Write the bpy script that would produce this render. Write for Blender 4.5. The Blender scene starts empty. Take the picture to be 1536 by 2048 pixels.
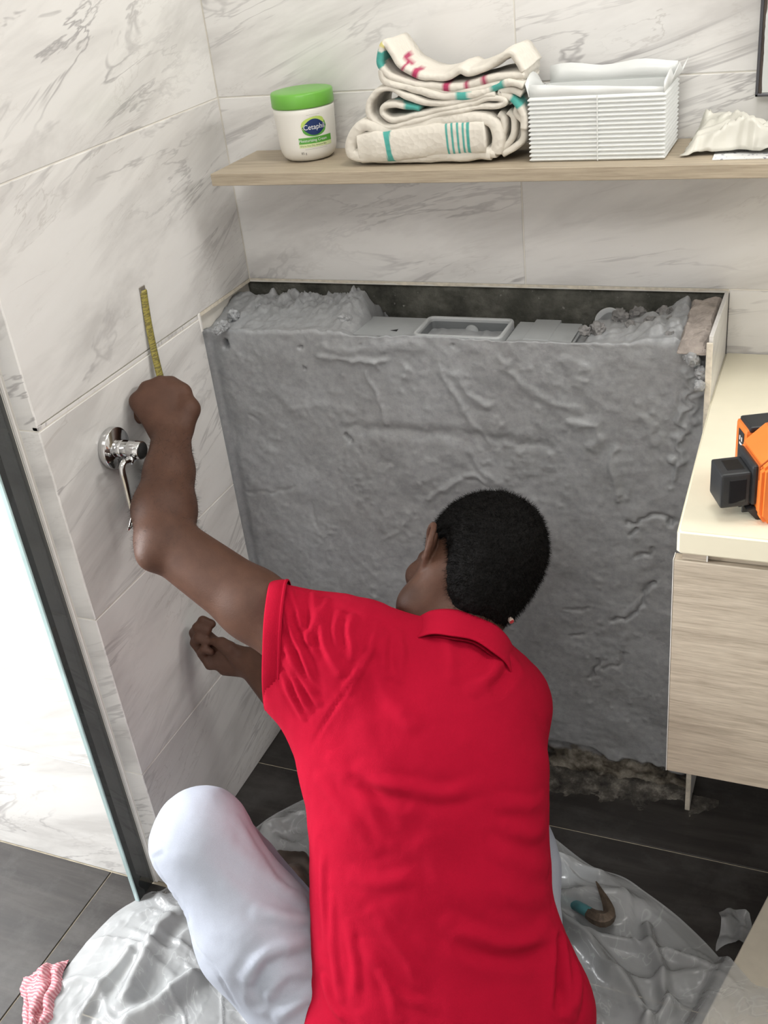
import bpy, bmesh, math, random
import numpy as np
from mathutils import Vector, Matrix

# ------------------------------------------------------------------ camera
F_PX = 2129.41
CAM_R = np.array([[0.92212568, 0.37166325, -0.10747398],
                  [0.10186851, -0.50122738, -0.8592985],
                  [-0.37323858, 0.781433, -0.50005542]])     # rows: right, down, forward
CAM_C = np.array([1.07116642, -1.76673185, 1.61402767])
scene = bpy.context.scene
COL = scene.collection
cam_data = bpy.data.cameras.new('camera')
cam_data.sensor_fit = 'VERTICAL'
cam_data.sensor_height = 36.0
cam_data.sensor_width = 27.0
cam_data.lens = F_PX / 2048.0 * 36.0
cam_data.clip_start = 0.02
cam = bpy.data.objects.new('camera', cam_data)
COL.objects.link(cam)
_m = Matrix.Identity(4)
for i in range(3):
    _m[i][0] = CAM_R[0][i]; _m[i][1] = -CAM_R[1][i]; _m[i][2] = -CAM_R[2][i]; _m[i][3] = CAM_C[i]
cam.matrix_world = _m
scene.camera = cam

# ------------------------------------------------------------------ world, lights, exposure
world = bpy.data.worlds.new('room_ambient'); scene.world = world
world.use_nodes = True
world.node_tree.nodes['Background'].inputs[0].default_value = (0.93, 0.96, 1.0, 1)
world.node_tree.nodes['Background'].inputs[1].default_value = 0.40

def area(name, loc, target, sx, sy, power, colour):
    d = bpy.data.lights.new(name, 'AREA'); d.shape = 'RECTANGLE'; d.size = sx; d.size_y = sy
    d.energy = power; d.color = colour
    o = bpy.data.objects.new(name, d); COL.objects.link(o)
    o.location = loc
    o.rotation_euler = (Vector(target) - Vector(loc)).to_track_quat('-Z', 'Y').to_euler()
    return o
# daylight window of the shower, left of the frame
area('shower_window_light', (-1.50, -1.20, 1.20), (0.2, -0.85, 0.4), 0.7, 1.0, 116, (0.97, 0.985, 1.0))
# light bar over the vanity mirror, right of the frame
area('vanity_lamp_light', (1.95, -0.30, 1.95), (0.3, -0.25, 1.0), 0.6, 0.16, 9.5, (1.0, 0.975, 0.94))
# downlight close to the back wall and an added, unseen fill lamp in mid-room
area('downlight_light', (0.95, -0.52, 2.55), (0.7, -0.25, 1.0), 0.3, 0.3, 7, (1.0, 0.975, 0.94))
area('added_fill_light', (0.75, -1.75, 2.55), (0.55, -0.45, 0.7), 0.9, 0.9, 22, (1.0, 0.98, 0.95))

vs = scene.view_settings
vs.view_transform = 'Standard'; vs.look = 'None'; vs.exposure = 0.04; vs.gamma = 1.0
vs.use_curve_mapping = False
try:
    cy = scene.cycles
    cy.max_bounces = 6; cy.diffuse_bounces = 3; cy.glossy_bounces = 3; cy.transmission_bounces = 2; cy.transparent_max_bounces = 6
    cy.caustics_reflective = False; cy.caustics_refractive = False
except AttributeError:
    pass

# ------------------------------------------------------------------ helpers
def at(px, py, axis, val):
    d = CAM_R.T @ np.array([(px - 768) / F_PX, (py - 1024) / F_PX, 1.0])
    t = (val - CAM_C[axis]) / d[axis]
    return CAM_C + t * d
def cpt(px, py, depth):
    return CAM_C + depth * (CAM_R.T @ np.array([(px - 768) / F_PX, (py - 1024) / F_PX, 1.0]))
def cdir(x, y, z):
    v = CAM_R.T @ np.array([x, y, z], float); return v / np.linalg.norm(v)

def _hash(ix, iy, iz, seed):
    h = (ix.astype(np.int64) * 374761393 + iy.astype(np.int64) * 668265263 + iz.astype(np.int64) * 2147483647 + seed * 1274126177) & 0xffffffff
    h = ((h ^ (h >> 13)) * 1274126177) & 0xffffffff
    h = (h ^ (h >> 16)) & 0xffff
    return h / 32767.5 - 1.0
def vnoise(P, seed=0):
    P = np.asarray(P, float); i = np.floor(P); f = P - i; i = i.astype(np.int64)
    u = f * f * f * (f * (f * 6 - 15) + 10)
    r = 0
    for dx in (0, 1):
        for dy in (0, 1):
            for dz in (0, 1):
                w = (u[:, 0] if dx else 1 - u[:, 0]) * (u[:, 1] if dy else 1 - u[:, 1]) * (u[:, 2] if dz else 1 - u[:, 2])
                r = r + w * _hash(i[:, 0] + dx, i[:, 1] + dy, i[:, 2] + dz, seed)
    return r
def fbm(P, octaves=4, seed=0, gain=0.5):
    P = np.asarray(P, float); a = 1.0; s = 0; tot = 0
    for o in range(octaves):
        s = s + a * vnoise(P * 2 ** o + 17.3 * o, seed + o); tot += a; a *= gain
    return s / tot
def polydist(P, L):
    P = np.asarray(P, float); L = np.asarray(L, float); best = np.full(len(P), 1e9)
    for a, b in zip(L[:-1], L[1:]):
        ab = b - a; t = np.clip(((P - a) @ ab) / max(ab @ ab, 1e-12), 0, 1)
        best = np.minimum(best, np.linalg.norm(P - a - t[:, None] * ab, axis=1))
    return best
def catmull(pts, n=8, closed=False):
    pts = [np.asarray(p, float) for p in pts]; out = []
    N = len(pts)
    rng = range(N) if closed else range(N - 1)
    for i in rng:
        if closed: p0, p1, p2, p3 = pts[i - 1], pts[i], pts[(i + 1) % N], pts[(i + 2) % N]
        else: p0, p1, p2, p3 = pts[max(i - 1, 0)], pts[i], pts[i + 1], pts[min(i + 2, N - 1)]
        for k in range(n):
            t = k / n
            out.append(0.5 * (2 * p1 + (p2 - p0) * t + (2 * p0 - 5 * p1 + 4 * p2 - p3) * t * t + (3 * p1 - p0 - 3 * p2 + p3) * t ** 3))
    if not closed: out.append(pts[-1])
    return np.array(out)

def tag(o, label, cat, group=None, kind=None):
    if label: o['label'] = label
    if cat: o['category'] = cat
    if group: o['group'] = group
    if kind: o['kind'] = kind
    return o
def mk(name, verts, faces, mat=None, parent=None, smooth=False, col=None, loc=None):
    me = bpy.data.meshes.new(name)
    me.from_pydata([tuple(map(float, v)) for v in verts], [], [tuple(map(int, f)) for f in faces])
    me.validate(); me.update()
    if smooth: me.polygons.foreach_set('use_smooth', [True] * len(me.polygons))
    if col is not None:
        ca = me.color_attributes.new('Col', 'FLOAT_COLOR', 'POINT')
        c = np.ones((len(me.vertices), 4), np.float32); c[:, :3] = col
        ca.data.foreach_set('color', c.ravel())
    o = bpy.data.objects.new(name, me)
    if mat: me.materials.append(mat)
    COL.objects.link(o)
    if parent is not None: o.parent = parent
    if loc is not None: o.location = loc
    return o
def from_bm(name, bm, mat=None, parent=None, smooth=False):
    me = bpy.data.meshes.new(name); bm.to_mesh(me); bm.free()
    if smooth: me.polygons.foreach_set('use_smooth', [True] * len(me.polygons))
    o = bpy.data.objects.new(name, me)
    if mat: me.materials.append(mat)
    COL.objects.link(o)
    if parent is not None: o.parent = parent
    return o
def bm_box(bm, x0, x1, y0, y1, z0, z1, M=None):
    vs_ = [bm.verts.new(Vector((x, y, z)) if M is None else M @ Vector((x, y, z))) for x in (x0, x1) for y in (y0, y1) for z in (z0, z1)]
    for f in ((0, 1, 3, 2), (4, 6, 7, 5), (0, 4, 5, 1), (2, 3, 7, 6), (0, 2, 6, 4), (1, 5, 7, 3)):
        bm.faces.new([vs_[i] for i in f])
def box(name, x0, x1, y0, y1, z0, z1, mat, parent=None, bevel=0.0, seg=2, M=None):
    bm = bmesh.new(); bm_box(bm, x0, x1, y0, y1, z0, z1, M)
    bmesh.ops.recalc_face_normals(bm, faces=bm.faces)
    if bevel: bmesh.ops.bevel(bm, geom=bm.edges[:], offset=bevel, segments=seg, affect='EDGES', profile=0.6)
    return from_bm(name, bm, mat, parent)
def lathe(name, prof, mat, parent=None, n=48, M=None, smooth=True):
    v = []; f = []
    for (r, z) in prof:
        for k in range(n):
            a = 2 * math.pi * k / n
            p = Vector((r * math.cos(a), r * math.sin(a), z)); v.append(M @ p if M is not None else p)
    for i in range(len(prof) - 1):
        for k in range(n):
            f.append((i * n + k, i * n + (k + 1) % n, (i + 1) * n + (k + 1) % n, (i + 1) * n + k))
    f.append(tuple(range(n - 1, -1, -1))); f.append(tuple((len(prof) - 1) * n + k for k in range(n)))
    return mk(name, v, f, mat, parent, smooth)
def tube(name, pts, r, mat, parent=None, n=12, caps=True):
    pts = np.asarray(pts, float); rr = np.full(len(pts), r) if np.isscalar(r) else np.asarray(r)
    v = []; f = []; up = np.array([0.13, 0.31, 0.94])
    for i, p in enumerate(pts):
        t = pts[min(i + 1, len(pts) - 1)] - pts[max(i - 1, 0)]; t /= np.linalg.norm(t)
        a = np.cross(t, up); a /= np.linalg.norm(a); b = np.cross(t, a); up = np.cross(a, t)
        for k in range(n):
            q = 2 * math.pi * k / n; v.append(p + rr[i] * (math.cos(q) * a + math.sin(q) * b))
    for i in range(len(pts) - 1):
        for k in range(n): f.append((i * n + k, (i + 1) * n + k, (i + 1) * n + (k + 1) % n, i * n + (k + 1) % n))
    if caps:
        f.append(tuple(range(n))); f.append(tuple((len(pts) - 1) * n + k for k in range(n - 1, -1, -1)))
    return mk(name, v, f, mat, parent, True)
def empty(name, loc):
    o = bpy.data.objects.new(name, None); o.empty_display_size = 0.05; COL.objects.link(o); o.location = loc
    return o
def adopt(parent, *objs):
    bpy.context.view_layer.update()
    for o in objs:
        o.parent = parent; o.matrix_parent_inverse = parent.matrix_world.inverted()
def grid_faces(nu, nv, wrap=False):
    f = []
    for i in range(nu - 1):
        for j in range(nv - 1 if not wrap else nv):
            f.append((i * nv + j, (i + 1) * nv + j, (i + 1) * nv + (j + 1) % nv, i * nv + (j + 1) % nv))
    return f

# ------------------------------------------------------------------ materials
class NT:
    def __init__(self, name):
        self.m = bpy.data.materials.new(name); self.m.use_nodes = True
        self.t = self.m.node_tree; self.b = self.t.nodes['Principled BSDF']
    def n(self, typ, **kw):
        nd = self.t.nodes.new('ShaderNode' + typ)
        for k, v in kw.items():
            if k.startswith('i_'):
                key = k[2:]; key = int(key) if key.isdigit() else key.replace('_', ' ')
                nd.inputs[key].default_value = v
            else: setattr(nd, k, v)
        return nd
    def l(self, a, b): self.t.links.new(a, b)
    def ramp(self, fac, stops, interp='LINEAR'):
        r = self.n('ValToRGB'); r.color_ramp.interpolation = interp
        e = r.color_ramp.elements
        while len(e) < len(stops): e.new(0.5)
        for el, (p, c) in zip(e, stops):
            el.position = p; el.color = (c, c, c, 1) if np.isscalar(c) else (*c, 1)
        self.l(fac, r.inputs[0]); return r.outputs[0]
    def mix(self, fac, a, b, typ='MIX'):
        mx = self.n('MixRGB', blend_type=typ)
        for sock, v in zip(mx.inputs, (fac, a, b)):
            if hasattr(v, 'links') or hasattr(v, 'is_linked'): self.l(v, sock)
            elif np.isscalar(v): sock.default_value = v if sock.type == 'VALUE' else (v, v, v, 1)
            else: sock.default_value = (*v, 1)
        return mx.outputs[0]
    def coord(self, kind='Object', scale=(1, 1, 1), rot=(0, 0, 0), rnd=False):
        tc = self.n('TexCoord'); mp = self.n('Mapping'); mp.inputs['Scale'].default_value = scale; mp.inputs['Rotation'].default_value = rot
        src = tc.outputs[kind]
        if rnd:
            oi = self.n('ObjectInfo'); vm = self.n('VectorMath', operation='SCALE'); vm.inputs[0].default_value = (13.1, 7.7, 5.3)
            self.l(oi.outputs['Random'], vm.inputs['Scale']); ad = self.n('VectorMath', operation='ADD')
            self.l(src, ad.inputs[0]); self.l(vm.outputs[0], ad.inputs[1]); src = ad.outputs[0]
        self.l(src, mp.inputs[0]); return mp.outputs[0]
    def noise(self, vec, scale, detail=4, rough=0.5, dist=0.0):
        nd = self.n('TexNoise'); nd.inputs['Scale'].default_value = scale; nd.inputs['Detail'].default_value = detail
        nd.inputs['Roughness'].default_value = rough; nd.inputs['Distortion'].default_value = dist
        self.l(vec, nd.inputs['Vector']); return nd.outputs['Fac']
    def bump(self, h, strength=0.3, dist=0.01):
        bp = self.n('Bump'); bp.inputs['Strength'].default_value = strength; bp.inputs['Distance'].default_value = dist
        self.l(h, bp.inputs['Height']); self.l(bp.outputs[0], self.b.inputs['Normal'])
    def set(self, **kw):
        for k, v in kw.items():
            s = self.b.inputs[k.replace('_', ' ')]
            if hasattr(v, 'is_linked'): self.l(v, s)
            elif s.type == 'RGBA': s.default_value = (*v, 1)
            else: s.default_value = v
        return self
def plain(name, colr, rough=0.5, metallic=0.0, var=0.06, nscale=30, bump=0.0, spec=0.5, **kw):
    t = NT(name); v = t.coord('Object')
    n = t.noise(v, nscale, 4)
    c = t.ramp(n, [(0.25, tuple(x * (1 - var) for x in colr)), (0.75, tuple(min(1, x * (1 + var)) for x in colr))])
    t.set(Base_Color=c, Roughness=rough, Metallic=metallic, Specular_IOR_Level=spec, **kw)
    if bump: t.bump(t.noise(v, nscale * 4, 3), bump, 0.002)
    return t.m

def marble(name='marble_tile'):
    t = NT(name)
    v = t.coord('Object', (1, 1, 1), (0, 0, math.radians(-15)), rnd=True)
    st = t.n('Mapping'); st.inputs['Scale'].default_value = (1.1, 5.2, 1); t.l(v, st.inputs[0]); sv = st.outputs[0]
    base = t.ramp(t.noise(sv, 2.0, 5, 0.6, 0.6), [(0.32, (0.61, 0.595, 0.575)), (0.52, (0.775, 0.762, 0.738)), (0.8, (0.82, 0.81, 0.79))])
    def vein(scale, dist, lo, hi, seedscale):
        mp = t.n('Mapping'); mp.inputs['Location'].default_value = (seedscale, seedscale * 2.3, 1.7); t.l(sv, mp.inputs[0])
        n = t.noise(mp.outputs[0], scale, 5, 0.62, dist)
        m = t.n('Math', operation='SUBTRACT'); t.l(n, m.inputs[0]); m.inputs[1].default_value = 0.5
        a = t.n('Math', operation='ABSOLUTE'); t.l(m.outputs[0], a.inputs[0])
        return t.ramp(a.outputs[0], [(lo, 1.0), (hi, 0.0)])
    v1 = vein(1.5, 0.9, 0.002, 0.02, 3.1)
    v2 = vein(3.4, 0.6, 0.0, 0.012, 8.7)
    msk = t.ramp(t.noise(v, 3.2, 3), [(0.44, 0.0), (0.66, 1.0)])
    k1 = t.n('Math', operation='MULTIPLY'); t.l(v1, k1.inputs[0]); t.l(msk, k1.inputs[1])
    k2 = t.n('Math', operation='MULTIPLY'); t.l(v2, k2.inputs[0]); t.l(t.ramp(t.noise(v, 5.1, 2), [(0.45, 0.0), (0.7, 0.6)]), k2.inputs[1])
    c = t.mix(k1.outputs[0], base, (0.42, 0.405, 0.40)); c = t.mix(k2.outputs[0], c, (0.50, 0.475, 0.45))
    t.set(Base_Color=c, Roughness=0.24, Specular_IOR_Level=0.45)
    return t.m
def wood(name, a, b, c, axis_scale, rough=0.5, scale=4.0, bump=0.15, rnd=False):
    t = NT(name); v = t.coord('Object', axis_scale, rnd=rnd)
    n1 = t.noise(v, scale, 6, 0.65, 0.4); n2 = t.noise(v, scale * 4.5, 4, 0.6)
    col = t.ramp(n1, [(0.3, a), (0.5, b), (0.72, c)])
    col = t.mix(0.35, col, t.ramp(n2, [(0.35, a), (0.62, c)]))
    t.set(Base_Color=col, Roughness=rough); t.bump(n2, bump, 0.001)
    return t.m
M_MARBLE = marble()
M_GROUT = plain('white_grout', (0.78, 0.75, 0.68), 0.8)
M_FGROUT = plain('cream_floor_grout', (0.42, 0.37, 0.28), 0.9, var=0.25, nscale=60)
M_CHIP = plain('cream_tile_edge', (0.72, 0.66, 0.55), 0.7, var=0.2, nscale=90, bump=0.3)
M_TRIM = plain('white_corner_trim', (0.84, 0.82, 0.78), 0.35)
def m_floor():
    t = NT('dark_wood_look_tile'); v = t.coord('Object', (1.0, 9.0, 1.0), rnd=True)
    w = t.coord('Object', (1, 1, 1), rnd=True)
    n = t.noise(v, 3.0, 7, 0.7, 0.5)
    c = t.ramp(n, [(0.28, (0.009, 0.0075, 0.0065)), (0.5, (0.022, 0.019, 0.017)), (0.78, (0.048, 0.043, 0.039))])
    dust = t.ramp(t.noise(w, 7.0, 8, 0.72), [(0.46, 0.0), (0.74, 0.75)])
    c = t.mix(dust, c, (0.072, 0.069, 0.066))
    t.set(Base_Color=c, Roughness=0.5); t.bump(n, 0.25, 0.001); return t.m
M_FLOOR = m_floor()
def m_cement():
    t = NT('grey_cement_skim'); v = t.coord('Object')
    n = t.noise(v, 5.0, 6, 0.6); f = t.noise(v, 90, 5, 0.7); s = t.noise(v, 260, 3, 0.6)
    c = t.ramp(n, [(0.3, (0.275, 0.28, 0.285)), (0.55, (0.325, 0.338, 0.35)), (0.75, (0.375, 0.392, 0.41))])
    c = t.mix(0.16, c, t.ramp(f, [(0.35, 0.12), (0.6, 0.45)]))
    # dirt crust along the foot of the wall, ragged upper edge
    sep = t.n('SeparateXYZ'); t.l(v, sep.inputs[0])
    a = t.n('Math', operation='MULTIPLY'); t.l(t.noise(v, 14, 6, 0.65), a.inputs[0]); a.inputs[1].default_value = 0.11
    b = t.n('Math', operation='SUBTRACT'); t.l(sep.outputs[2], b.inputs[0]); t.l(a.outputs[0], b.inputs[1])
    dirt = t.ramp(b.outputs[0], [(0.0, 1.0), (0.018, 0.0)])
    dc = t.ramp(t.noise(v, 22, 5, 0.7), [(0.35, (0.03, 0.027, 0.022)), (0.5, (0.16, 0.14, 0.11)), (0.68, (0.42, 0.39, 0.33))])
    c = t.mix(dirt, c, dc)
    t.set(Base_Color=c, Roughness=t.ramp(f, [(0.3, 0.30), (0.7, 0.46)]), Specular_IOR_Level=0.55)
    m = t.mix(0.5, f, s); t.bump(m, 0.28, 0.0025); return t.m
M_CEMENT = m_cement()
M_CAVITY = plain('dark_rough_concrete', (0.055, 0.055, 0.045), 0.9, var=0.7, nscale=28, bump=0.8)
M_MORTAR = plain('brown_grey_mortar', (0.33, 0.29, 0.26), 0.95, var=0.3, nscale=55, bump=0.7)
M_CRUMB = plain('grey_mortar_crumb', (0.22, 0.215, 0.21), 0.9, var=0.3, nscale=80, bump=0.7)
M_GREYPL = plain('grey_cistern_plastic', (0.33, 0.345, 0.35), 0.55, var=0.05)
M_PALEPL = plain('pale_grey_plastic', (0.42, 0.435, 0.44), 0.5, var=0.05)
M_BLACK = plain('black_hole', (0.01, 0.01, 0.01), 0.9)
M_CHROME = plain('polished_chrome', (0.62, 0.62, 0.62), 0.08, 1.0, 0.02)
M_SHELF = wood('pale_oak_shelf', (0.30, 0.245, 0.175), (0.42, 0.35, 0.255), (0.52, 0.445, 0.335), (1.2, 26, 26), 0.5)
M_CAB = wood('grey_oak_laminate', (0.33, 0.275, 0.21), (0.52, 0.45, 0.355), (0.66, 0.585, 0.475), (1.0, 10, 17), 0.45, scale=5.5)
M_TOP = plain('cream_solid_surface', (0.82, 0.775, 0.61), 0.32, var=0.02)
M_GLASSEDGE = None

# ------------------------------------------------------------------ dimensions
ZL, HT = 0.990, 0.345                 # ledge height, tile row height
ZJ = [-0.053, 0.292, 0.637, 0.982, 1.327, 1.672, 2.017, 2.362]
XJ = 0.558
YE = -0.666                            # free end of the left wall
XR = 0.903                             # right side of the boxed-out wall
YF = -0.172                            # cement face
CEIL = 2.60

def tile(parent, O, U, V, w, h, t=0.010, g=0.0011, mat=M_MARBLE, name='tile', ch=0.0009):
    """tile: its back on plane O+uU+vV, thickness along U x V"""
    U = Vector(U); V = Vector(V); N = U.cross(V)
    x0, x1, y0, y1 = g, w - g, g, h - g
    def ring(d, z): return [(x0 + d, y0 + d, z), (x1 - d, y0 + d, z), (x1 - d, y1 - d, z), (x0 + d, y1 - d, z)]
    v = ring(0, 0) + ring(0, t - ch) + ring(ch, t)
    f = [(3, 2, 1, 0), (8, 9, 10, 11)]
    for k in (0, 4):
        for i in range(4): f.append((k + i, k + (i + 1) % 4, k + 4 + (i + 1) % 4, k + 4 + i))
    # centre the mesh on its own origin
    cx, cy = w / 2, h / 2
    v = [(a - cx, b - cy, c) for a, b, c in v]
    o = mk(name, v, f, mat)
    P = Vector(O) + U * cx + V * cy
    o.matrix_world = Matrix(((U.x, V.x, N.x, P.x), (U.y, V.y, N.y, P.y), (U.z, V.z, N.z, P.z), (0, 0, 0, 1)))
    o.parent = parent
    return o

# ------------------------------------------------------------------ setting: floor, walls
def structure(o, label, cat):
    tag(o, label, cat, kind='structure'); return o
floor = structure(box('floor', -1.6, 2.3, -2.6, 0.15, -0.08, -0.0025, M_FGROUT), 'dark wood-look tile floor with thin cream grout lines', 'floor')
def plank(x0, x1, y0, y1):
    return tile(floor, (x0, y0, -0.010), (1, 0, 0), (0, 1, 0), x1 - x0, y1 - y0, t=0.010, g=0.0016, mat=M_FLOOR, name='plank', ch=0.0007)
for (a, b) in ((-0.145, 0.76), (0.76, 1.7)):
    pass
for x0, x1 in ((-0.012, 1.25), (1.25, 2.3)):
    plank(x0, x1, -0.315, 0.0)
    for k, y in enumerate((-0.635, -0.955, -1.275, -1.595, -1.915)):
        plank(x0, x1, y, y + 0.32)
for x0, x1 in ((-1.6, -0.82), (-0.82, -0.145), (-0.145, -0.012)):
    plank(x0, x1, -1.275, -0.672); plank(x0, x1, -1.915, -1.275)

wall_back = structure(box('wall_back', -0.1, 2.3, 0.0012, 0.16, ZL - 0.006, CEIL, M_GROUT), 'white marble-tiled back wall behind the shelf', 'wall')
for z0, z1 in zip(ZJ[4:-1], ZJ[5:]):
    for x0, x1 in ((0.0, XJ), (XJ, XJ + 0.69), (XJ + 0.69, 2.3)):
        tile(wall_back, (x0, 0.010, z0), (1, 0, 0), (0, 0, 1), x1 - x0, z1 - z0)
for x0, x1 in ((0.0, XJ), (XJ, XJ + 0.69), (XJ + 0.69, 2.3)):
    tile(wall_back, (x0, 0.010, ZL), (1, 0, 0), (0, 0, 1), x1 - x0, ZJ[4] - ZL)
wl2 = box('wall_back_lower', XR + 0.003, 2.3, 0.0012, 0.16, 0.0, ZL - 0.006, M_GROUT, wall_back)
for x0, x1 in ((XR, XJ + 0.69), (XJ + 0.69, 2.3)):
    for z0, z1 in ((ZJ[2], ZL), (ZJ[1], ZJ[2]), (0, ZJ[1])):
        tile(wall_back, (x0, 0.010, z0), (1, 0, 0), (0, 0, 1), x1 - x0, z1 - z0)
# mortar stain line under the cut edge of the back tiles
cv = []; cf = []
nx = 220
rs = np.random.RandomState(3)
for i in range(nx + 1):
    x = i / nx * XR
    d = 0.004 + 0.0022 * vnoise(np.array([[x * 40, 0, 0]]), 5)[0]
    cv += [(x, 0.0102, ZL + 0.0005), (x, 0.0004, ZL + 0.0005), (x, 0.0006, ZL - d), (x, 0.0102, ZL - d)]
for i in range(nx):
    for k in range(3): cf.append((i * 4 + k, i * 4 + k + 1, (i + 1) * 4 + k + 1, (i + 1) * 4 + k))
mk('cut_edge', cv, cf, M_CHIP, wall_back)

wall_left = structure(box('wall_left', -0.045, -0.0105, YE + 0.0012, 0.16, 0.0, CEIL, M_GROUT), 'white marble-tiled left wall with the chrome paper holder', 'wall')
YT = -0.195
box('grout_bed', -0.0107, -0.0012, YE + 0.0013, 0.0012, ZL + 0.0005, CEIL, M_GROUT, wall_left)
box('grout_bed', -0.0107, -0.0012, YE + 0.0013, YT - 0.001, 0.0, ZL - 0.001, M_GROUT, wall_left)
for z0, z1 in zip(ZJ[:-1], ZJ[1:]):
    if z1 > 1.0:
        tile(wall_left, (-0.010, YE, max(z0, ZL) if z0 > 0.9 else z0), (0, 1, 0), (0, 0, 1), -YE, z1 - max(z0, ZL))
        if z0 < ZL - 0.002: pass
    else:
        tile(wall_left, (-0.010, YE, max(z0, 0.0)), (0, 1, 0), (0, 0, 1), YT - YE, z1 - max(z0, 0.0))
box('cut_tile_strip', -0.010, -0.0004, YE, YT, 0.9835, ZL - 0.0012, M_MARBLE, wall_left)
box('cut_edge', -0.0102, -0.0002, YT - 0.004, 0.0, ZL - 0.006, ZL + 0.0006, M_CHIP, wall_left)
box('tile_chip', -0.009, 0.0012, YT - 0.005, YT + 0.002, ZL - 0.034, ZL + 0.002, M_TRIM, wall_left, 0.0015, 1)
# end face of the left wall and the wall of the shower beyond
end = structure(box('wall_shower', -1.6, -0.0455, YE - 0.0048, YE + 0.12, 0.0, CEIL, M_GROUT), 'bright white marble-tiled shower wall left of the glass strip', 'wall')
for z0, z1 in zip([0.0] + ZJ[1:-1], ZJ[1:]):
    tile(end, (-0.62, YE + 0.004, z0), (1, 0, 0), (0, 0, 1), 0.568, z1 - z0)
    tile(end, (-1.31, YE + 0.004, z0), (1, 0, 0), (0, 0, 1), 0.69, z1 - z0)
    tile(wall_left, (-0.0385, YE + 0.009, z0), (1, 0, 0), (0, 0, 1), 0.0385, z1 - z0, t=0.009)
structure(box('trim_1', -0.0455, -0.0388, YE - 0.003, YE + 0.009, 0.0, CEIL, M_TRIM, None, 0.001, 1), 'thin white trim strip on the end of the left wall', 'trim')

M_PAINT = plain('white_ceiling_paint', (0.74, 0.73, 0.70), 0.8)
M_DULL = plain('grey_beige_wall_paint', (0.62, 0.60, 0.58), 0.85)
ceiling = structure(box('ceiling', -1.75, 2.4, -2.6, 0.16, CEIL, CEIL + 0.08, M_PAINT), 'white ceiling above the tiled walls', 'ceiling')
structure(box('wall_right', 2.3, 2.4, -2.6, 0.16, 0.0, CEIL, M_DULL), 'plain wall closing the room on the right', 'wall')
structure(box('wall_front', -1.75, 2.4, -2.7, -2.6, 0.0, CEIL, M_DULL), 'plain wall closing the room behind the camera', 'wall')
structure(box('wall_shower_side', -1.75, -1.6, -2.6, 0.16, 0.0, CEIL, M_MARBLE), 'marble wall closing the shower on the far left', 'wall')

# narrow shower glass strip standing off the end of the wall
def m_glass():
    t = NT('dark_reflection_glass'); t.set(Base_Color=(0.018, 0.022, 0.022), Roughness=0.03, Alpha=0.86, Specular_IOR_Level=0.9, IOR=1.5)  # near-black colour stands in for the dark room mirrored in the pane
    return t.m
M_GLASS = m_glass()
M_GEDGE = plain('blue_green_glass_edge', (0.36, 0.47, 0.47), 0.12, 0.0, 0.35, 9)
gx0, gx1 = -0.0545, -0.0458
gl = empty('shower_glass_strip', (-0.05, -0.69, 0))
tag(gl, 'narrow dark shower glass strip with bright green edge beside the left wall', 'glass panel')
adopt(gl, box('pane', gx0, gx1, -0.7185, YE - 0.004, 0.004, 2.1, M_GLASS),
      box('polished_edge', gx0 - 0.0004, gx1 + 0.0004, -0.7225, -0.7188, 0.004, 2.1, M_GEDGE, None, 0.001, 1),
      box('edge_seal', gx0 - 0.0012, gx1 + 0.0012, YE - 0.0035, YE + 0.0035, 0.004, 2.1, plain('clear_grey_seal', (0.35, 0.36, 0.35), 0.3)))
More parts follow.
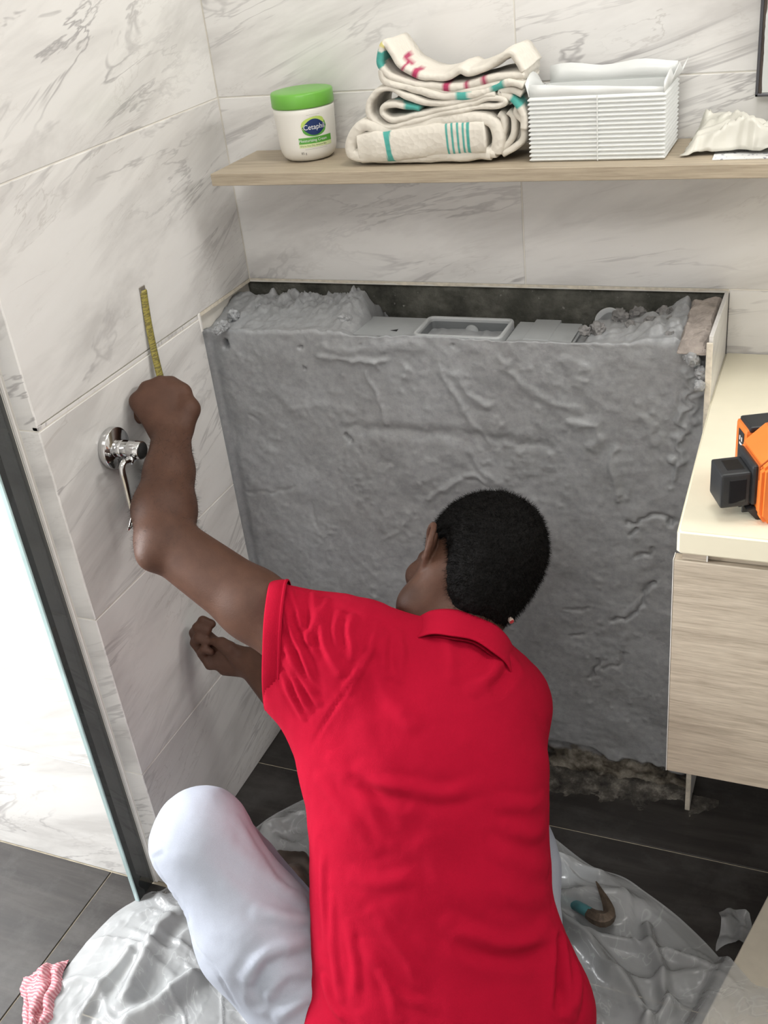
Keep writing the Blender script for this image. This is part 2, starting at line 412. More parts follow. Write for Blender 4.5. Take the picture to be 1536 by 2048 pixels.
# ------------------------------------------------------------------ boxed-out wall in raw cement
def xz(px, py, y=YF):
    p = at(px, py, 1, y); return (p[0], p[2])
def build_cement():
    ns, nf, nt = 318, 330, 66
    ret = np.array([(-0.0092, -0.1955), (-0.0085, -0.188), (-0.0085, -0.181), (-0.007, -0.176), (-0.003, -0.1735)])
    xs = np.linspace(0.001, XR - 0.002, ns - len(ret))
    px = np.r_[ret[:, 0], xs]; py = np.r_[ret[:, 1], np.full(len(xs), YF)]
    X = np.repeat(px[:, None], nf + nt, 1); Y0 = np.repeat(py[:, None], nf + nt, 1)
    ztop = 0.943 + 0.012 * np.clip((px - 0.1) / 0.25, 0, 1) + 0.004 * fbm(np.c_[px * 9, px * 0, px * 0], 3, 4) \
        + 0.0016 * vnoise(np.c_[px * 110, px * 0, px * 0], 9)
    Z = np.zeros_like(X); Y = Y0.copy()
    tf = np.linspace(0, 1, nf)
    Z[:, :nf] = tf[None, :] * ztop[:, None]
    tt = (np.arange(nt) + 1) / nt
    yb = 0.0085
    for j in range(nt):
        Y[:, nf + j] = py + (yb - py) * tt[j] ** 1.25
    xx = X[:, nf:].ravel(); yy = Y[:, nf:].ravel()
    d = yy - YF
    top = np.repeat(ztop[:, None], nt, 1).ravel() - 0.004 * np.exp(-((d - 0.02) / 0.02) ** 2)
    P = np.c_[xx * 55, yy * 55, yy * 0]
    rough = fbm(P, 5, 21, 0.68)
    # left mound
    wl = np.clip((0.275 - xx + 0.02 * vnoise(np.c_[yy * 40, xx * 0, xx * 0], 2)) / 0.02, 0, 1)
    back = np.clip((d - 0.05) / 0.06, 0, 1)
    top += wl * (0.010 + 0.020 * back + 0.018 * back * rough * np.clip((xx - 0.02) / 0.05, 0.25, 1) + 0.004 * rough)
    edge = np.exp(-((xx - 0.255) / 0.022) ** 2) * np.exp(-((d - 0.10) / 0.05) ** 2)
    top += edge * (0.012 + 0.02 * np.abs(rough))
    top -= wl * 0.05 * np.clip((d - 0.135) / 0.03, 0, 1)
    # cistern bay: low bed, dark trench behind
    wm = np.clip((xx - 0.28) / 0.012, 0, 1) * np.clip((0.70 - xx) / 0.012, 0, 1)
    bed = np.clip((d - 0.012) / 0.006, 0, 1)
    top -= wm * bed * 0.020
    top -= wm * 0.06 * np.clip((d - 0.10) / 0.02, 0, 1)
    # right mound, lumpy
    wr = np.clip((xx - 0.695) / 0.02, 0, 1)
    rb = np.clip((xx - 0.76) / 0.09, 0, 1) * np.clip((0.862 - xx) / 0.02, 0, 1)
    lump = np.abs(fbm(np.c_[xx * 42, yy * 42, xx * 0], 3, 33, 0.45))
    top += wr * (0.004 + 0.018 * rb + (0.008 + 0.020 * rb) * lump * np.clip(d / 0.03, 0, 1) - 0.015 * np.clip((d - 0.10) / 0.03, 0, 1) * (1 - rb))
    top -= wr * 0.03 * np.clip((d - 0.15) / 0.02, 0, 1)
    Z[:, nf:] = top.reshape(ns, nt)
    # relief of the face
    x = X[:, :nf].ravel(); z = Z[:, :nf].ravel()
    P2 = np.c_[x, z, x * 0]
    h = 0.0042 * fbm(P2 * 7, 3, 1) + 0.0030 * fbm(P2 * np.array([24, 19, 1]), 3, 5) + 0.0010 * fbm(P2 * 95, 3, 8)
    gl_ = np.clip(fbm(P2 * 11, 2, 44) * 2 - 0.2, 0, 1)
    h += 0.0034 * gl_ * np.clip(fbm(P2 * 75, 3, 14), 0, 1)
    Q = np.c_[x, z]
    def line(pix, amp, w, jag=0.004):
        nonlocal h
        L = np.array([xz(*p) for p in pix]); L = catmull(L, 6)
        Qj = Q + jag * np.c_[vnoise(P2 * 70, 60), vnoise(P2 * 70, 61)]
        h = h + 1.25 * amp * np.exp(-(polydist(Qj, L) / w) ** 2)
    def step(pix, amp, w, jag=0.003):
        """ledge: one side of the line proud"""
        nonlocal h
        L = np.array([xz(*p) for p in pix]); L = catmull(L, 6)
        Qj = Q + jag * np.c_[vnoise(P2 * 60, 62), vnoise(P2 * 60, 63)]
        dd = polydist(Qj, L)
        a, b = L[0], L[-1]; side = (b[0] - a[0]) * (Q[:, 1] - a[1]) - (b[1] - a[1]) * (Q[:, 0] - a[0])
        h = h + np.where(side > 0, amp, -0.25 * amp) * np.exp(-(dd / w) ** 1.3)
    line([(640, 712), (720, 722), (770, 722)], 0.0035, 0.006); line([(745, 722), (752, 740)], 0.003, 0.004)
    line([(730, 745), (752, 790), (775, 850)], 0.0028, 0.0035)
    line([(650, 695), (690, 700), (760, 695), (840, 690)], 0.0022, 0.009, 0.006)
    line([(690, 855), (780, 862), (900, 868), (1000, 880), (1100, 890)], -0.0032, 0.011)
    line([(880, 740), (915, 800), (940, 840), (975, 880)], 0.0024, 0.006)
    line([(915, 750), (945, 800), (975, 810)], 0.003, 0.008)
    line([(1000, 720), (1045, 770), (1100, 805), (1160, 820)], 0.0022, 0.006)
    line([(940, 900), (960, 940), (985, 960)], 0.0022, 0.005)
    line([(860, 1000), (900, 970), (940, 952), (970, 965)], 0.0032, 0.006)
    line([(930, 955), (985, 975)], -0.002, 0.005)
    line([(820, 1030), (800, 1060), (770, 1075)], 0.0016, 0.006)
    line([(780, 930), (770, 960), (765, 1010), (768, 1060)], 0.0016, 0.004)
    line([(690, 870), (700, 880)], -0.008, 0.0035)
    line([(697, 890), (692, 930)], 0.0016, 0.004)
    line([(560, 790), (590, 815), (640, 810), (700, 820)], 0.0015, 0.008, 0.007)
    line([(500, 830), (520, 845)], -0.003, 0.003)
    line([(500, 985), (560, 982), (590, 970)], -0.0018, 0.004)
    line([(625, 1005), (630, 1030), (632, 1045)], -0.002, 0.004)
    line([(490, 1060), (545, 1058)], 0.001, 0.01)
    line([(1230, 895), (1222, 930), (1230, 975), (1238, 1000)], 0.004, 0.006)
    line([(1260, 920), (1262, 960), (1255, 1000)], 0.0016, 0.003, 0.001)
    line([(1145, 850), (1190, 855), (1185, 905)], 0.003, 0.008, 0.01)
    line([(1275, 830), (1300, 850), (1312, 890)], 0.003, 0.012, 0.012)
    line([(1120, 720), (1160, 740), (1150, 770)], 0.0025, 0.012, 0.012)
    line([(1255, 1050), (1290, 1035), (1320, 1032), (1345, 1045)], -0.0055, 0.004, 0.006)
    line([(1272, 1060), (1262, 1075)], -0.006, 0.003, 0.004)
    line([(1300, 1095), (1295, 1110), (1275, 1113)], -0.005, 0.0035)
    line([(1310, 1170), (1285, 1190), (1278, 1215), (1250, 1238), (1225, 1243)], -0.007, 0.004, 0.005)
    step([(1310, 1170), (1285, 1190), (1278, 1215), (1250, 1238), (1225, 1243)], 0.0025, 0.02)
    line([(1130, 1218), (1175, 1222)], -0.003, 0.003)
    line([(1198, 1322), (1180, 1360)], -0.006, 0.003)
    line([(1245, 1308), (1235, 1330), (1205, 1338)], -0.004, 0.003)
    line([(1140, 1275), (1165, 1270)], -0.004, 0.003); line([(1240, 1290), (1255, 1270)], 0.002, 0.006)
    line([(1390, 700), (1375, 780), (1365, 860), (1352, 960)], 0.006, 0.007, 0.012)
    line([(1405, 720), (1398, 790), (1385, 850)], 0.006, 0.006, 0.01)
    # holes
    for (hx, hy, hr, hd) in ((452, 688, 0.006, 0.02), (602, 693, 0.003, 0.008), (608, 735, 0.0025, 0.006), (1340, 1047, 0.005, 0.01), (905, 693, 0.003, 0.006), (720, 690, 0.002, 0.004)):
        c = np.array(xz(hx, hy)); dd = np.linalg.norm((Q - c) * np.array([1, 0.8]) + 0.002 * np.c_[vnoise(P2 * 200, 3), vnoise(P2 * 200, 4)], axis=1)
        h -= hd * np.clip(1.3 - dd / hr, 0, 1) ** 0.6
    # small bumps scattered
    rs = np.random.RandomState(12)
    for k in range(260):
        c = np.array([rs.uniform(0.05, 0.89), rs.uniform(0.12, 0.93)])
        if c[0] < 0.45 and rs.rand() < 0.55: continue
        h += rs.uniform(0.0006, 0.0024) * np.exp(-(np.linalg.norm(Q - c, axis=1) / rs.uniform(0.0025, 0.006)) ** 2)
    # foot: crust drops back
    foot = np.clip((0.075 + 0.03 * fbm(P2 * 16, 4, 77) - z) / 0.012, 0, 1)
    h += -0.016 * foot * np.clip(x / 0.05, 0, 1) + 0.010 * foot * fbm(P2 * 50, 4, 78)
    h *= np.clip(np.minimum((x + 0.0) / 0.01, 1), 0, 1) * 0.97 + 0.03
    Y[:, :nf] = (Y0[:, :nf].ravel() - h).reshape(ns, nf)
    # blend face relief over the lip
    for j in range(6):
        Y[:, nf + j] += (Y[:, nf - 1] - Y0[:, nf - 1]) * (1 - j / 6)
    V = np.c_[X.ravel(), Y.ravel(), Z.ravel()]
    return mk('wall_boxed', V, grid_faces(ns, nf + nt), M_CEMENT, None, True)
wall_boxed = structure(build_cement(), 'raw grey cement boxed-out wall with open top above the floor', 'wall')

# dark mossy-grey rough wall at the back of the open top
cvx = np.linspace(-0.011, XR + 0.003, 200); cvz = np.linspace(0.80, ZL - 0.004, 44)
GX, GZ = np.meshgrid(cvx, cvz, indexing='ij'); Pq = np.c_[GX.ravel(), GZ.ravel(), GX.ravel() * 0]
GY = 0.0088 - 0.004 * fbm(Pq * 45, 4, 55, 0.6).clip(-0.6, 1) - 0.012 * np.clip(fbm(Pq * 30, 3, 57) - 0.28, 0, 1)
cav_mat = NT('mossy_grey_concrete'); cvv = cav_mat.coord('Object')
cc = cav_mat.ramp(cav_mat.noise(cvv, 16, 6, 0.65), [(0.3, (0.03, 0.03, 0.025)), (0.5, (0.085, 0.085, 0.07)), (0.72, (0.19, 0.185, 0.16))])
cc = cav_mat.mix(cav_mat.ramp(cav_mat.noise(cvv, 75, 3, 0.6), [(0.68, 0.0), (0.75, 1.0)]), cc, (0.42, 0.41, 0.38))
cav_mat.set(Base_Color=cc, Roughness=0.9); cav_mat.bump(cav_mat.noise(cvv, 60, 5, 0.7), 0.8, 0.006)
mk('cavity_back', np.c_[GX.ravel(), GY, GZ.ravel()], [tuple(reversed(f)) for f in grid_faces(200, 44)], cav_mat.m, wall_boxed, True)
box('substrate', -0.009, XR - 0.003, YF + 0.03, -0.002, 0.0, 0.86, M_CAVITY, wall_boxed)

# right-hand side: mortar strip, side tile
def rock(name, loc, size, mat, parent, seed, rz=0.0, n=3, amp=0.35):
    bm = bmesh.new(); bmesh.ops.create_icosphere(bm, subdivisions=n, radius=1.0)
    P = np.array([v.co[:] for v in bm.verts]); k = 1 + amp * 1.3 * fbm(P * 2.6 + seed * 3.7, 4, seed, 0.7)
    c, s = math.cos(rz), math.sin(rz)
    for v, q, kk in zip(bm.verts, P, k):
        q = np.sign(q) * np.abs(q) ** 0.85 * kk * np.array(size)
        v.co = Vector((c * q[0] - s * q[1] + loc[0], s * q[0] + c * q[1] + loc[1], q[2] + loc[2]))
    return from_bm(name, bm, mat, parent, False)
def rough_block(name, x0, x1, y0, y1, z0, z1, mat, parent, amp=0.004, seed=1, nx=14, ny=40, taper=0.0):
    xs_ = np.linspace(0, 1, nx); ys_ = np.linspace(0, 1, ny)
    U_, W_ = np.meshgrid(xs_, ys_, indexing='ij'); U_ = U_.ravel(); W_ = W_.ravel()
    X_ = x0 + (x1 - x0) * U_; Y_ = y0 + (y1 - y0) * W_
    e_ = np.minimum(np.minimum(U_, 1 - U_), np.minimum(W_ * 2, (1 - W_) * 2)); Z_ = z1 - 0.012 * np.maximum(0, 0.12 - e_) / 0.12
    p_ = np.c_[X_ * 60, Y_ * 60, X_ * 0 + 3.0 * seed]; n_a = fbm(p_, 4, seed, 0.6); n_b = vnoise(p_ * 0.6, seed + 5)
    V = [tuple(q) for q in np.c_[X_ + amp * n_b * 0.7, Y_ + amp * n_b, Z_ + amp * 1.2 * n_a + taper * (1 - W_)]]
    F = grid_faces(nx, ny)
    ring = [i * ny for i in range(nx)] + [(nx - 1) * ny + j for j in range(1, ny)] + [i * ny + ny - 1 for i in range(nx - 2, -1, -1)] + [j for j in range(ny - 2, 0, -1)]
    b = len(V)
    for k, r in enumerate(ring): V.append((V[r][0], V[r][1], z0))
    for k in range(len(ring)):
        k2 = (k + 1) % len(ring); F.append((ring[k], ring[k2], b + k2, b + k))
    F.append(tuple(b + k for k in range(len(ring))))
    return mk(name, V, F, mat, parent, False)
rough_block('mortar_strip', 0.851, 0.8965, -0.199, -0.022, 0.957, 0.989, M_MORTAR, wall_boxed, 0.006, 4, 16, 50, taper=-0.016)
for k, (px_, py_, z_, s_) in enumerate(((1392, 722, 0.940, 0.008), (1402, 745, 0.925, 0.009), (1398, 772, 0.91, 0.008), (1404, 700, 0.955, 0.008), (1384, 716, 0.95, 0.010), (1376, 712, 0.95, 0.008))):
    p = at(px_, py_, 2, z_)
    rock('mortar_lump', p, (s_, s_, s_ * 1.2), M_CEMENT if k else plain('pale_blue_skim', (0.42, 0.45, 0.46), 0.5), wall_boxed, 40 + k)
side = tile(wall_boxed, (XR - 0.0055, -0.2005, 0.0), (0, 1, 0), (0, 0, 1), 0.2005, ZL - 0.002, t=0.0060, name='side_tile')
box('cut_edge', XR - 0.0085, XR + 0.0008, -0.2045, -0.2008, 0.0, ZL - 0.012, M_CHIP, wall_boxed, 0.001, 1)
# crumbs of mortar lying on the ledge
rs = np.random.RandomState(5)
spots = [(1195, 652, .012), (1240, 628, .014), (1275, 622, .013), (1330, 625, .016), (1300, 640, .012), (1365, 620, .013), (1350, 640, .014),
         (1310, 660, .010), (1340, 668, .011), (1170, 655, .008), (1385, 612, .012), (1260, 645, .009), (660, 612, .016), (690, 618, .014), (640, 606, .011), (690, 632, .011), (600, 606, .009), (520, 610, .010), (465, 625, .012), (445, 645, .010), (435, 655, .008)]
for k, (px_, py_, s_) in enumerate(spots):
    p = at(px_, py_, 2, 0.968)
    if p[1] > -0.012: p[1] = -0.014
    rock('mortar_lump', (p[0], p[1], 0.962), (s_ * rs.uniform(.8, 1.2), s_ * rs.uniform(.8, 1.2), s_ * 0.95), M_CRUMB if px_ > 1100 else M_CEMENT, wall_boxed, 60 + k, rs.uniform(0, 3), 3, 0.5)
# half buried plastic ring
pr = at(1218, 644, 2, 0.953)
o = lathe('pipe_ring', [(0.0185, 0), (0.021, 0), (0.021, 0.012), (0.019, 0.012), (0.0185, 0)], M_PALEPL, wall_boxed, 32)
o.location = pr; o.rotation_euler = (math.radians(38), math.radians(-12), 0)

# concealed cistern
ct = empty('concealed_cistern', (0.50, -0.10, 0.80))
tag(ct, 'grey plastic concealed cistern top in the open cement ledge', 'cistern')
zc = 0.9455
cx0 = at(705, 650, 2, zc)[0]; cx1 = at(1165, 655, 2, zc)[0]
f0 = at(826, 668, 2, zc + .010); f1 = at(857, 631, 2, zc + .010); f2 = at(1026, 638, 2, zc + .010); f3 = at(1004, 680, 2, zc + .010)
fx0, fx1 = (f0[0] + f1[0]) / 2, (f2[0] + f3[0]) / 2
fyb = (f1[1] + f2[1]) / 2; fyf = YF + 0.006
def cistern_top(x0, x1, y0, y1, z1, mat):
    bm = bmesh.new(); bm_box(bm, x0, x1, y0, y1, 0.80, z1)
    bmesh.ops.recalc_face_normals(bm, faces=bm.faces)
    bmesh.ops.bevel(bm, geom=bm.edges[:], offset=0.004, segments=2, affect='EDGES'); return bm
yb_ = -0.058
b1 = from_bm('body', cistern_top(cx0, fx0 - 0.0005, YF + 0.016, yb_, zc, 0), M_GREYPL)
b2 = from_bm('body', cistern_top(fx1 + 0.0005, cx1, YF + 0.016, yb_, zc, 0), M_GREYPL)
b3 = box('body_step', fx1 + 0.03, fx1 + 0.075, YF + 0.03, yb_ + 0.008, zc - 0.01, zc + 0.0012, M_GREYPL, None, 0.001, 1)
notch = at(788, 662, 2, zc)
b4 = mk('slot', [(notch[0] - .008, notch[1] + .001, zc + .0004), (notch[0] + .006, notch[1] - .002, zc + .0004), (notch[0] + .005, notch[1] + .009, zc + .0004)], [(0, 1, 2)], M_BLACK)
# access frame: rounded rim with walls going down to a tray
def rrect(x0, x1, y0, y1, r, n=6):
    out = []
    for cx, cy, a0 in ((x1 - r, y0 + r, -90), (x1 - r, y1 - r, 0), (x0 + r, y1 - r, 90), (x0 + r, y0 + r, 180)):
        for k in range(n + 1):
            a = math.radians(a0 + 90 * k / n); out.append((cx + r * math.cos(a), cy + r * math.sin(a)))
    return out
rings = []
for inset, z, r in ((0, 0.84, .012), (0, zc + .008, .012), (.0012, zc + .0105, .011), (.0052, zc + .0105, .008), (.0064, zc + .008, .007), (.0085, zc - .075, .006)):
    rings.append([(x, y, z) for x, y in rrect(fx0 + inset, fx1 - inset, fyf + inset, fyb - inset, r)])
V = [p for r_ in rings for p in r_]; n_ = len(rings[0]); Fc = []
for i in range(len(rings) - 1):
    for k in range(n_): Fc.append((i * n_ + k, i * n_ + (k + 1) % n_, (i + 1) * n_ + (k + 1) % n_, (i + 1) * n_ + k))
Fc.append(tuple((len(rings) - 1) * n_ + k for k in range(n_)))
b5 = mk('access_frame', V, Fc, M_PALEPL)
rin = [[(x, y, z) for x, y in rrect(fx0 + .0088, fx1 - .0088, fyf + .0088, fyb - .0088, .006)] for z in (zc + .004, zc - .070)]
Vr = rin[0] + rin[1]; b7 = mk('recess_shade', Vr, [(k, (k + 1) % n_, n_ + (k + 1) % n_, n_ + k) for k in range(n_)] + [tuple(n_ + k for k in range(n_))], plain('shaded_recess_grey', (.16, .17, .175), .5))  # darker grey puts the shadow inside the frame into the colour
cp = at(945, 662, 1, fyb - 0.008)
b6 = lathe('round_cap', [(0.0, 0), (0.0125, 0), (0.0125, 0.003), (0.011, 0.005), (0.0, 0.005)], M_GREYPL, None, 32, Matrix.Translation(Vector((cp[0], fyb - 0.0088, cp[2]))) @ Matrix.Rotation(math.radians(90), 4, 'X'))
adopt(ct, b1, b2, b3, b4, b5, b6, b7)

# gritty cement residue on the floor along the boxed wall
nx, ny = 170, 46
xs_ = np.linspace(0.02, 0.955, nx); vs_ = np.linspace(0, 1, ny)
XX, WW = np.meshgrid(xs_, vs_, indexing='ij'); XX = XX.ravel(); WW = WW.ravel()
wdt = np.maximum((0.085 + 0.075 * fbm(np.c_[XX * 14, XX * 0, XX * 0], 4, 91)) * np.minimum(1, (0.96 - XX) / 0.12 + 0.05), 0.004)
YY = np.where(XX < XR, -0.150, -0.17) - WW * wdt
hh = 0.010 * (1 - WW) ** 1.6 + 0.0045 * fbm(np.c_[XX * 60, YY * 60, XX * 0], 4, 92, 0.6) * (1 - WW) ** 0.5 - 0.001
rv = np.c_[XX, YY, np.maximum(hh, np.where(WW > 0.98, -0.001, np.where(hh > 0, 0.0006, -0.0008)))]
tr_ = NT('gritty_cement_residue'); vv_ = tr_.coord('Object')
rc_ = tr_.ramp(tr_.noise(vv_, 26, 6, 0.7), [(0.36, (0.02, 0.018, 0.016)), (0.52, (0.075, 0.068, 0.058)), (0.70, (0.27, 0.25, 0.215))])
tr_.set(Base_Color=rc_, Roughness=0.95); tr_.bump(tr_.noise(vv_, 120, 4, 0.7), 0.8, 0.003)
res_ = mk('cement_residue', rv, [tuple(reversed(f)) for f in grid_faces(nx, ny)], tr_.m, None, True)
tag(res_, 'gritty pale cement residue on the dark floor below the cement wall', 'residue', kind='stuff')

# ------------------------------------------------------------------ vanity
van = empty('vanity_cabinet', (1.4, -0.3, 0.455))
tag(van, 'wall-hung grey-oak vanity cabinet under the cream worktop', 'cabinet')
VX0, VX1 = 0.912, 1.90
carc = box('body', VX0 + 0.008, VX1, -0.553, -0.004, 0.462, 0.8445, M_CAB)
dr = box('drawer_front', VX0 - 0.004, VX1, -0.5735, -0.5555, 0.4545, 0.826, M_CAB, None, 0.0008, 1)
band = box('edge_band', VX0 - 0.0052, VX0 - 0.0042, -0.5737, -0.5553, 0.4545, 0.8262, M_TRIM)
stl = box('stile', VX0 + 0.006, VX0 + 0.036, -0.5700, -0.5535, 0.8268, 0.8445, M_CAB)
rail = box('finger_rail', VX0 + 0.0385, VX1, -0.5640, -0.5535, 0.8268, 0.8445, M_CAB)
stb = box('edge_band', VX0 + 0.0362, VX0 + 0.0382, -0.5702, -0.5535, 0.8268, 0.8445, M_TRIM)
adopt(van, carc, dr, band, stl, rail, stb)
bm = bmesh.new()
out = [(0.9036, -0.2055), (0.9080, -0.40), (0.9125, -0.5840), (0.9165, -0.5880), (1.95, -0.5880), (1.95, -0.0005), (0.9036, -0.0005)]
lo = [bm.verts.new((x, y, 0.8455)) for x, y in out]; hi = [bm.verts.new((x, y, 0.880)) for x, y in out]
bm.faces.new(hi); bm.faces.new(lo[::-1])
for k in range(len(out)): bm.faces.new((lo[k], lo[(k + 1) % len(out)], hi[(k + 1) % len(out)], hi[k]))
bmesh.ops.recalc_face_normals(bm, faces=bm.faces)
bmesh.ops.bevel(bm, geom=[e for e in bm.edges if abs(e.verts[0].co.z - e.verts[1].co.z) < 1e-6], offset=0.003, segments=3, affect='EDGES')
wt = from_bm('worktop', bm, M_TOP)
tag(wt, 'cream solid worktop on the vanity, laser level standing on it', 'worktop')

# ------------------------------------------------------------------ shelf
sh = box('wall_shelf', 0.063, 1.95, -0.172, -0.0008, 1.2135, 1.2335, M_SHELF, None, 0.0008, 1)
tag(sh, 'long pale oak wall shelf holding the green-lidded jar', 'shelf')
ZS = 1.2335
# ------------------------------------------------------------------ cream jar
def text_mesh(body, size, extrude=0.0):
    c = bpy.data.curves.new('lettering', 'FONT'); c.body = body; c.size = size; c.align_x = 'CENTER'; c.align_y = 'CENTER'
    c.resolution_u = 4
    o = bpy.data.objects.new('lettering', c); COL.objects.link(o)
    dg = bpy.context.evaluated_depsgraph_get(); me = bpy.data.meshes.new_from_object(o.evaluated_get(dg))
    bpy.data.objects.remove(o); bpy.data.curves.remove(c)
    bm = bmesh.new(); bm.from_mesh(me); bpy.data.meshes.remove(me)
    bmesh.ops.subdivide_edges(bm, edges=[e for e in bm.edges if e.calc_length() > 0.004], cuts=1)
    v = np.array([q.co[:] for q in bm.verts]) if bm.verts else np.zeros((0, 3)); f = [[q.index for q in fc.verts] for fc in bm.faces]
    bm.free(); return v, f
M_JAR = plain('white_jar_plastic', (0.82, 0.80, 0.74), 0.3, var=0.01)
M_LID = plain('green_lid_plastic', (0.16, 0.46, 0.06), 0.3, var=0.03)
M_INKB = plain('navy_print', (0.008, 0.03, 0.13), 0.35); M_INKG = plain('green_print', (0.10, 0.36, 0.05), 0.35)
M_INKL = plain('lime_print', (0.50, 0.66, 0.14), 0.35); M_INKW = plain('white_print', (0.85, 0.86, 0.85), 0.35)
M_INKK = plain('dark_print', (0.10, 0.10, 0.09), 0.5); M_INKY = plain('pale_lime_print', (0.66, 0.76, 0.40), 0.35)
jc = at(616, 322, 2, ZS); jc = np.array([at(614, 300, 2, ZS)[0], -0.0, ZS]); 
jr = 0.0525
jc = np.array([0.2020, -0.0640, ZS])
jar = empty('cream_jar', jc); tag(jar, 'white round cream jar with green lid on the shelf', 'jar')
prof = [(0.0, 0.0), (0.030, 0.0), (0.038, 0.002), (0.044, 0.007), (0.0475, 0.015), (0.0490, 0.025), (0.0518, 0.078), (0.0522, 0.084), (0.0505, 0.087), (0.0, 0.087)]
lathe('body', prof, M_JAR, jar, 72)
lathe('lid', [(0.0, 0.0875), (0.0522, 0.0875), (0.0532, 0.089), (0.0528, 0.1085), (0.0515, 0.1105), (0.047, 0.1115), (0.0, 0.1115)], M_LID, jar, 72)
view_a = math.atan2(CAM_C[1] - jc[1], CAM_C[0] - jc[0])
def wrap(name, v, f, mat, ang, zc_, off):
    """bend flat print (x right, y up) onto the jar wall"""
    out = []
    for x, y, _ in v:
        z = zc_ + y; rr = 0.0490 + (z - 0.025) * (0.0028 / 0.053); a = ang + x / rr
        out.append(((rr + off) * math.cos(a), (rr + off) * math.sin(a), z))
    return mk(name, out, f, mat, jar)
def patch(w, h, nx=24, ny=2, shape='rect', wob=0.0):
    v = []; f = []
    if shape == 'rect':
        for i in range(nx + 1):
            for j in range(ny + 1): v.append((w * (i / nx - .5), h * (j / ny - .5), 0))
        f = [tuple(reversed(q)) for q in grid_faces(nx + 1, ny + 1)]
        f = grid_faces(nx + 1, ny + 1)
    else:
        for k in range(20 + 1):
            x = w * (k / 20 - .5)
            hh = h / 2 * (1 - (2 * abs(x) / w) ** wob) ** (1 / wob) if wob > 1 else h / 2 * (1 - (2 * abs(x) / w) ** 2)
            v += [(x, -hh, 0), (x, 0, 0), (x, hh, 0)]
        f = grid_faces(21, 3)
    return v, f
A0 = view_a + 0.27
wrap('label_oval', *patch(0.044, 0.030, shape='oval', wob=2.2), M_INKG, A0, 0.0575, 0.0003)
v_, f_ = patch(0.044, 0.015, shape='oval', wob=2.0)
wrap('label_oval_lime', [(x, y + 0.004 + x * 0.12, 0) for x, y, _ in patch(0.0415, 0.021, shape='oval', wob=2.2)[0]], f_, M_INKL, A0 - 0.04, 0.0590, 0.0005)
wrap('label_navy', *patch(0.041, 0.026, shape='oval', wob=1.0), M_INKB, A0, 0.0575, 0.0007)
tv, tf_ = text_mesh('Cetaphil', 0.0118); wrap('label_name', [(x * 0.95, y, 0) for x, y, _ in tv], tf_, M_INKW, A0, 0.0575, 0.0010)
wrap('label_band', *patch(0.060, 0.0100), M_INKG, A0 + 0.02, 0.0365, 0.0004)
tv, tf_ = text_mesh('Moisturizing Cream', 0.0062); wrap('label_text', [(x - 0.004, y, 0) for x, y, _ in tv], tf_, M_INKW, A0, 0.0365, 0.0008)
wrap('label_band_pale', *patch(0.060, 0.0060), M_INKY, A0 + 0.02, 0.0283, 0.0004)
tv, tf_ = text_mesh('Dry to Very Dry, Sensitive Skin', 0.0036); wrap('label_text', [(x - 0.004, y, 0) for x, y, _ in tv], tf_, M_INKK, A0, 0.0283, 0.0008)
tv, tf_ = text_mesh('------------------------------------', 0.0034); wrap('label_text', tv, tf_, M_INKK, A0, 0.0228, 0.0006)
tv, tf_ = text_mesh('------------------------', 0.0030); wrap('label_text', tv, tf_, M_INKK, A0, 0.0775, 0.0006)
tv, tf_ = text_mesh('--------------', 0.0030); wrap('label_text', tv, tf_, M_INKK, A0, 0.0745, 0.0006)
tv, tf_ = text_mesh('85 g', 0.0055); wrap('label_text', tv, tf_, M_INKK, A0 - 0.46, 0.0165, 0.0006)

# ------------------------------------------------------------------ folded muslin blanket
def m_muslin():
    t = NT('printed_muslin'); a = t.n('VertexColor'); a.layer_name = 'Col'
    v = t.coord('Object'); w = t.n('TexVoronoi'); w.inputs['Scale'].default_value = 130; t.l(v, w.inputs['Vector'])
    n = t.noise(v, 45, 4)
    h = t.mix(0.5, w.outputs['Distance'], n)
    t.set(Base_Color=a.outputs['Color'], Roughness=0.95, Sheen_Weight=0.15, Specular_IOR_Level=0.1); t.bump(h, 0.6, 0.003); return t.m
M_MUSLIN = m_muslin()
CREAM = np.array([0.72, 0.68, 0.60]); TEAL = np.array([0.09, 0.38, 0.33]); MAG = np.array([0.42, 0.05, 0.12]); YEL = np.array([0.70, 0.64, 0.27])
def zx(zx_, zy_, y=-0.125):
    p = at(380 + zx_ * 0.46875, 60 + zy_ * 0.46875, 1, y); return np.array([p[0], p[2]])
bv = []; bf = []; bc = []
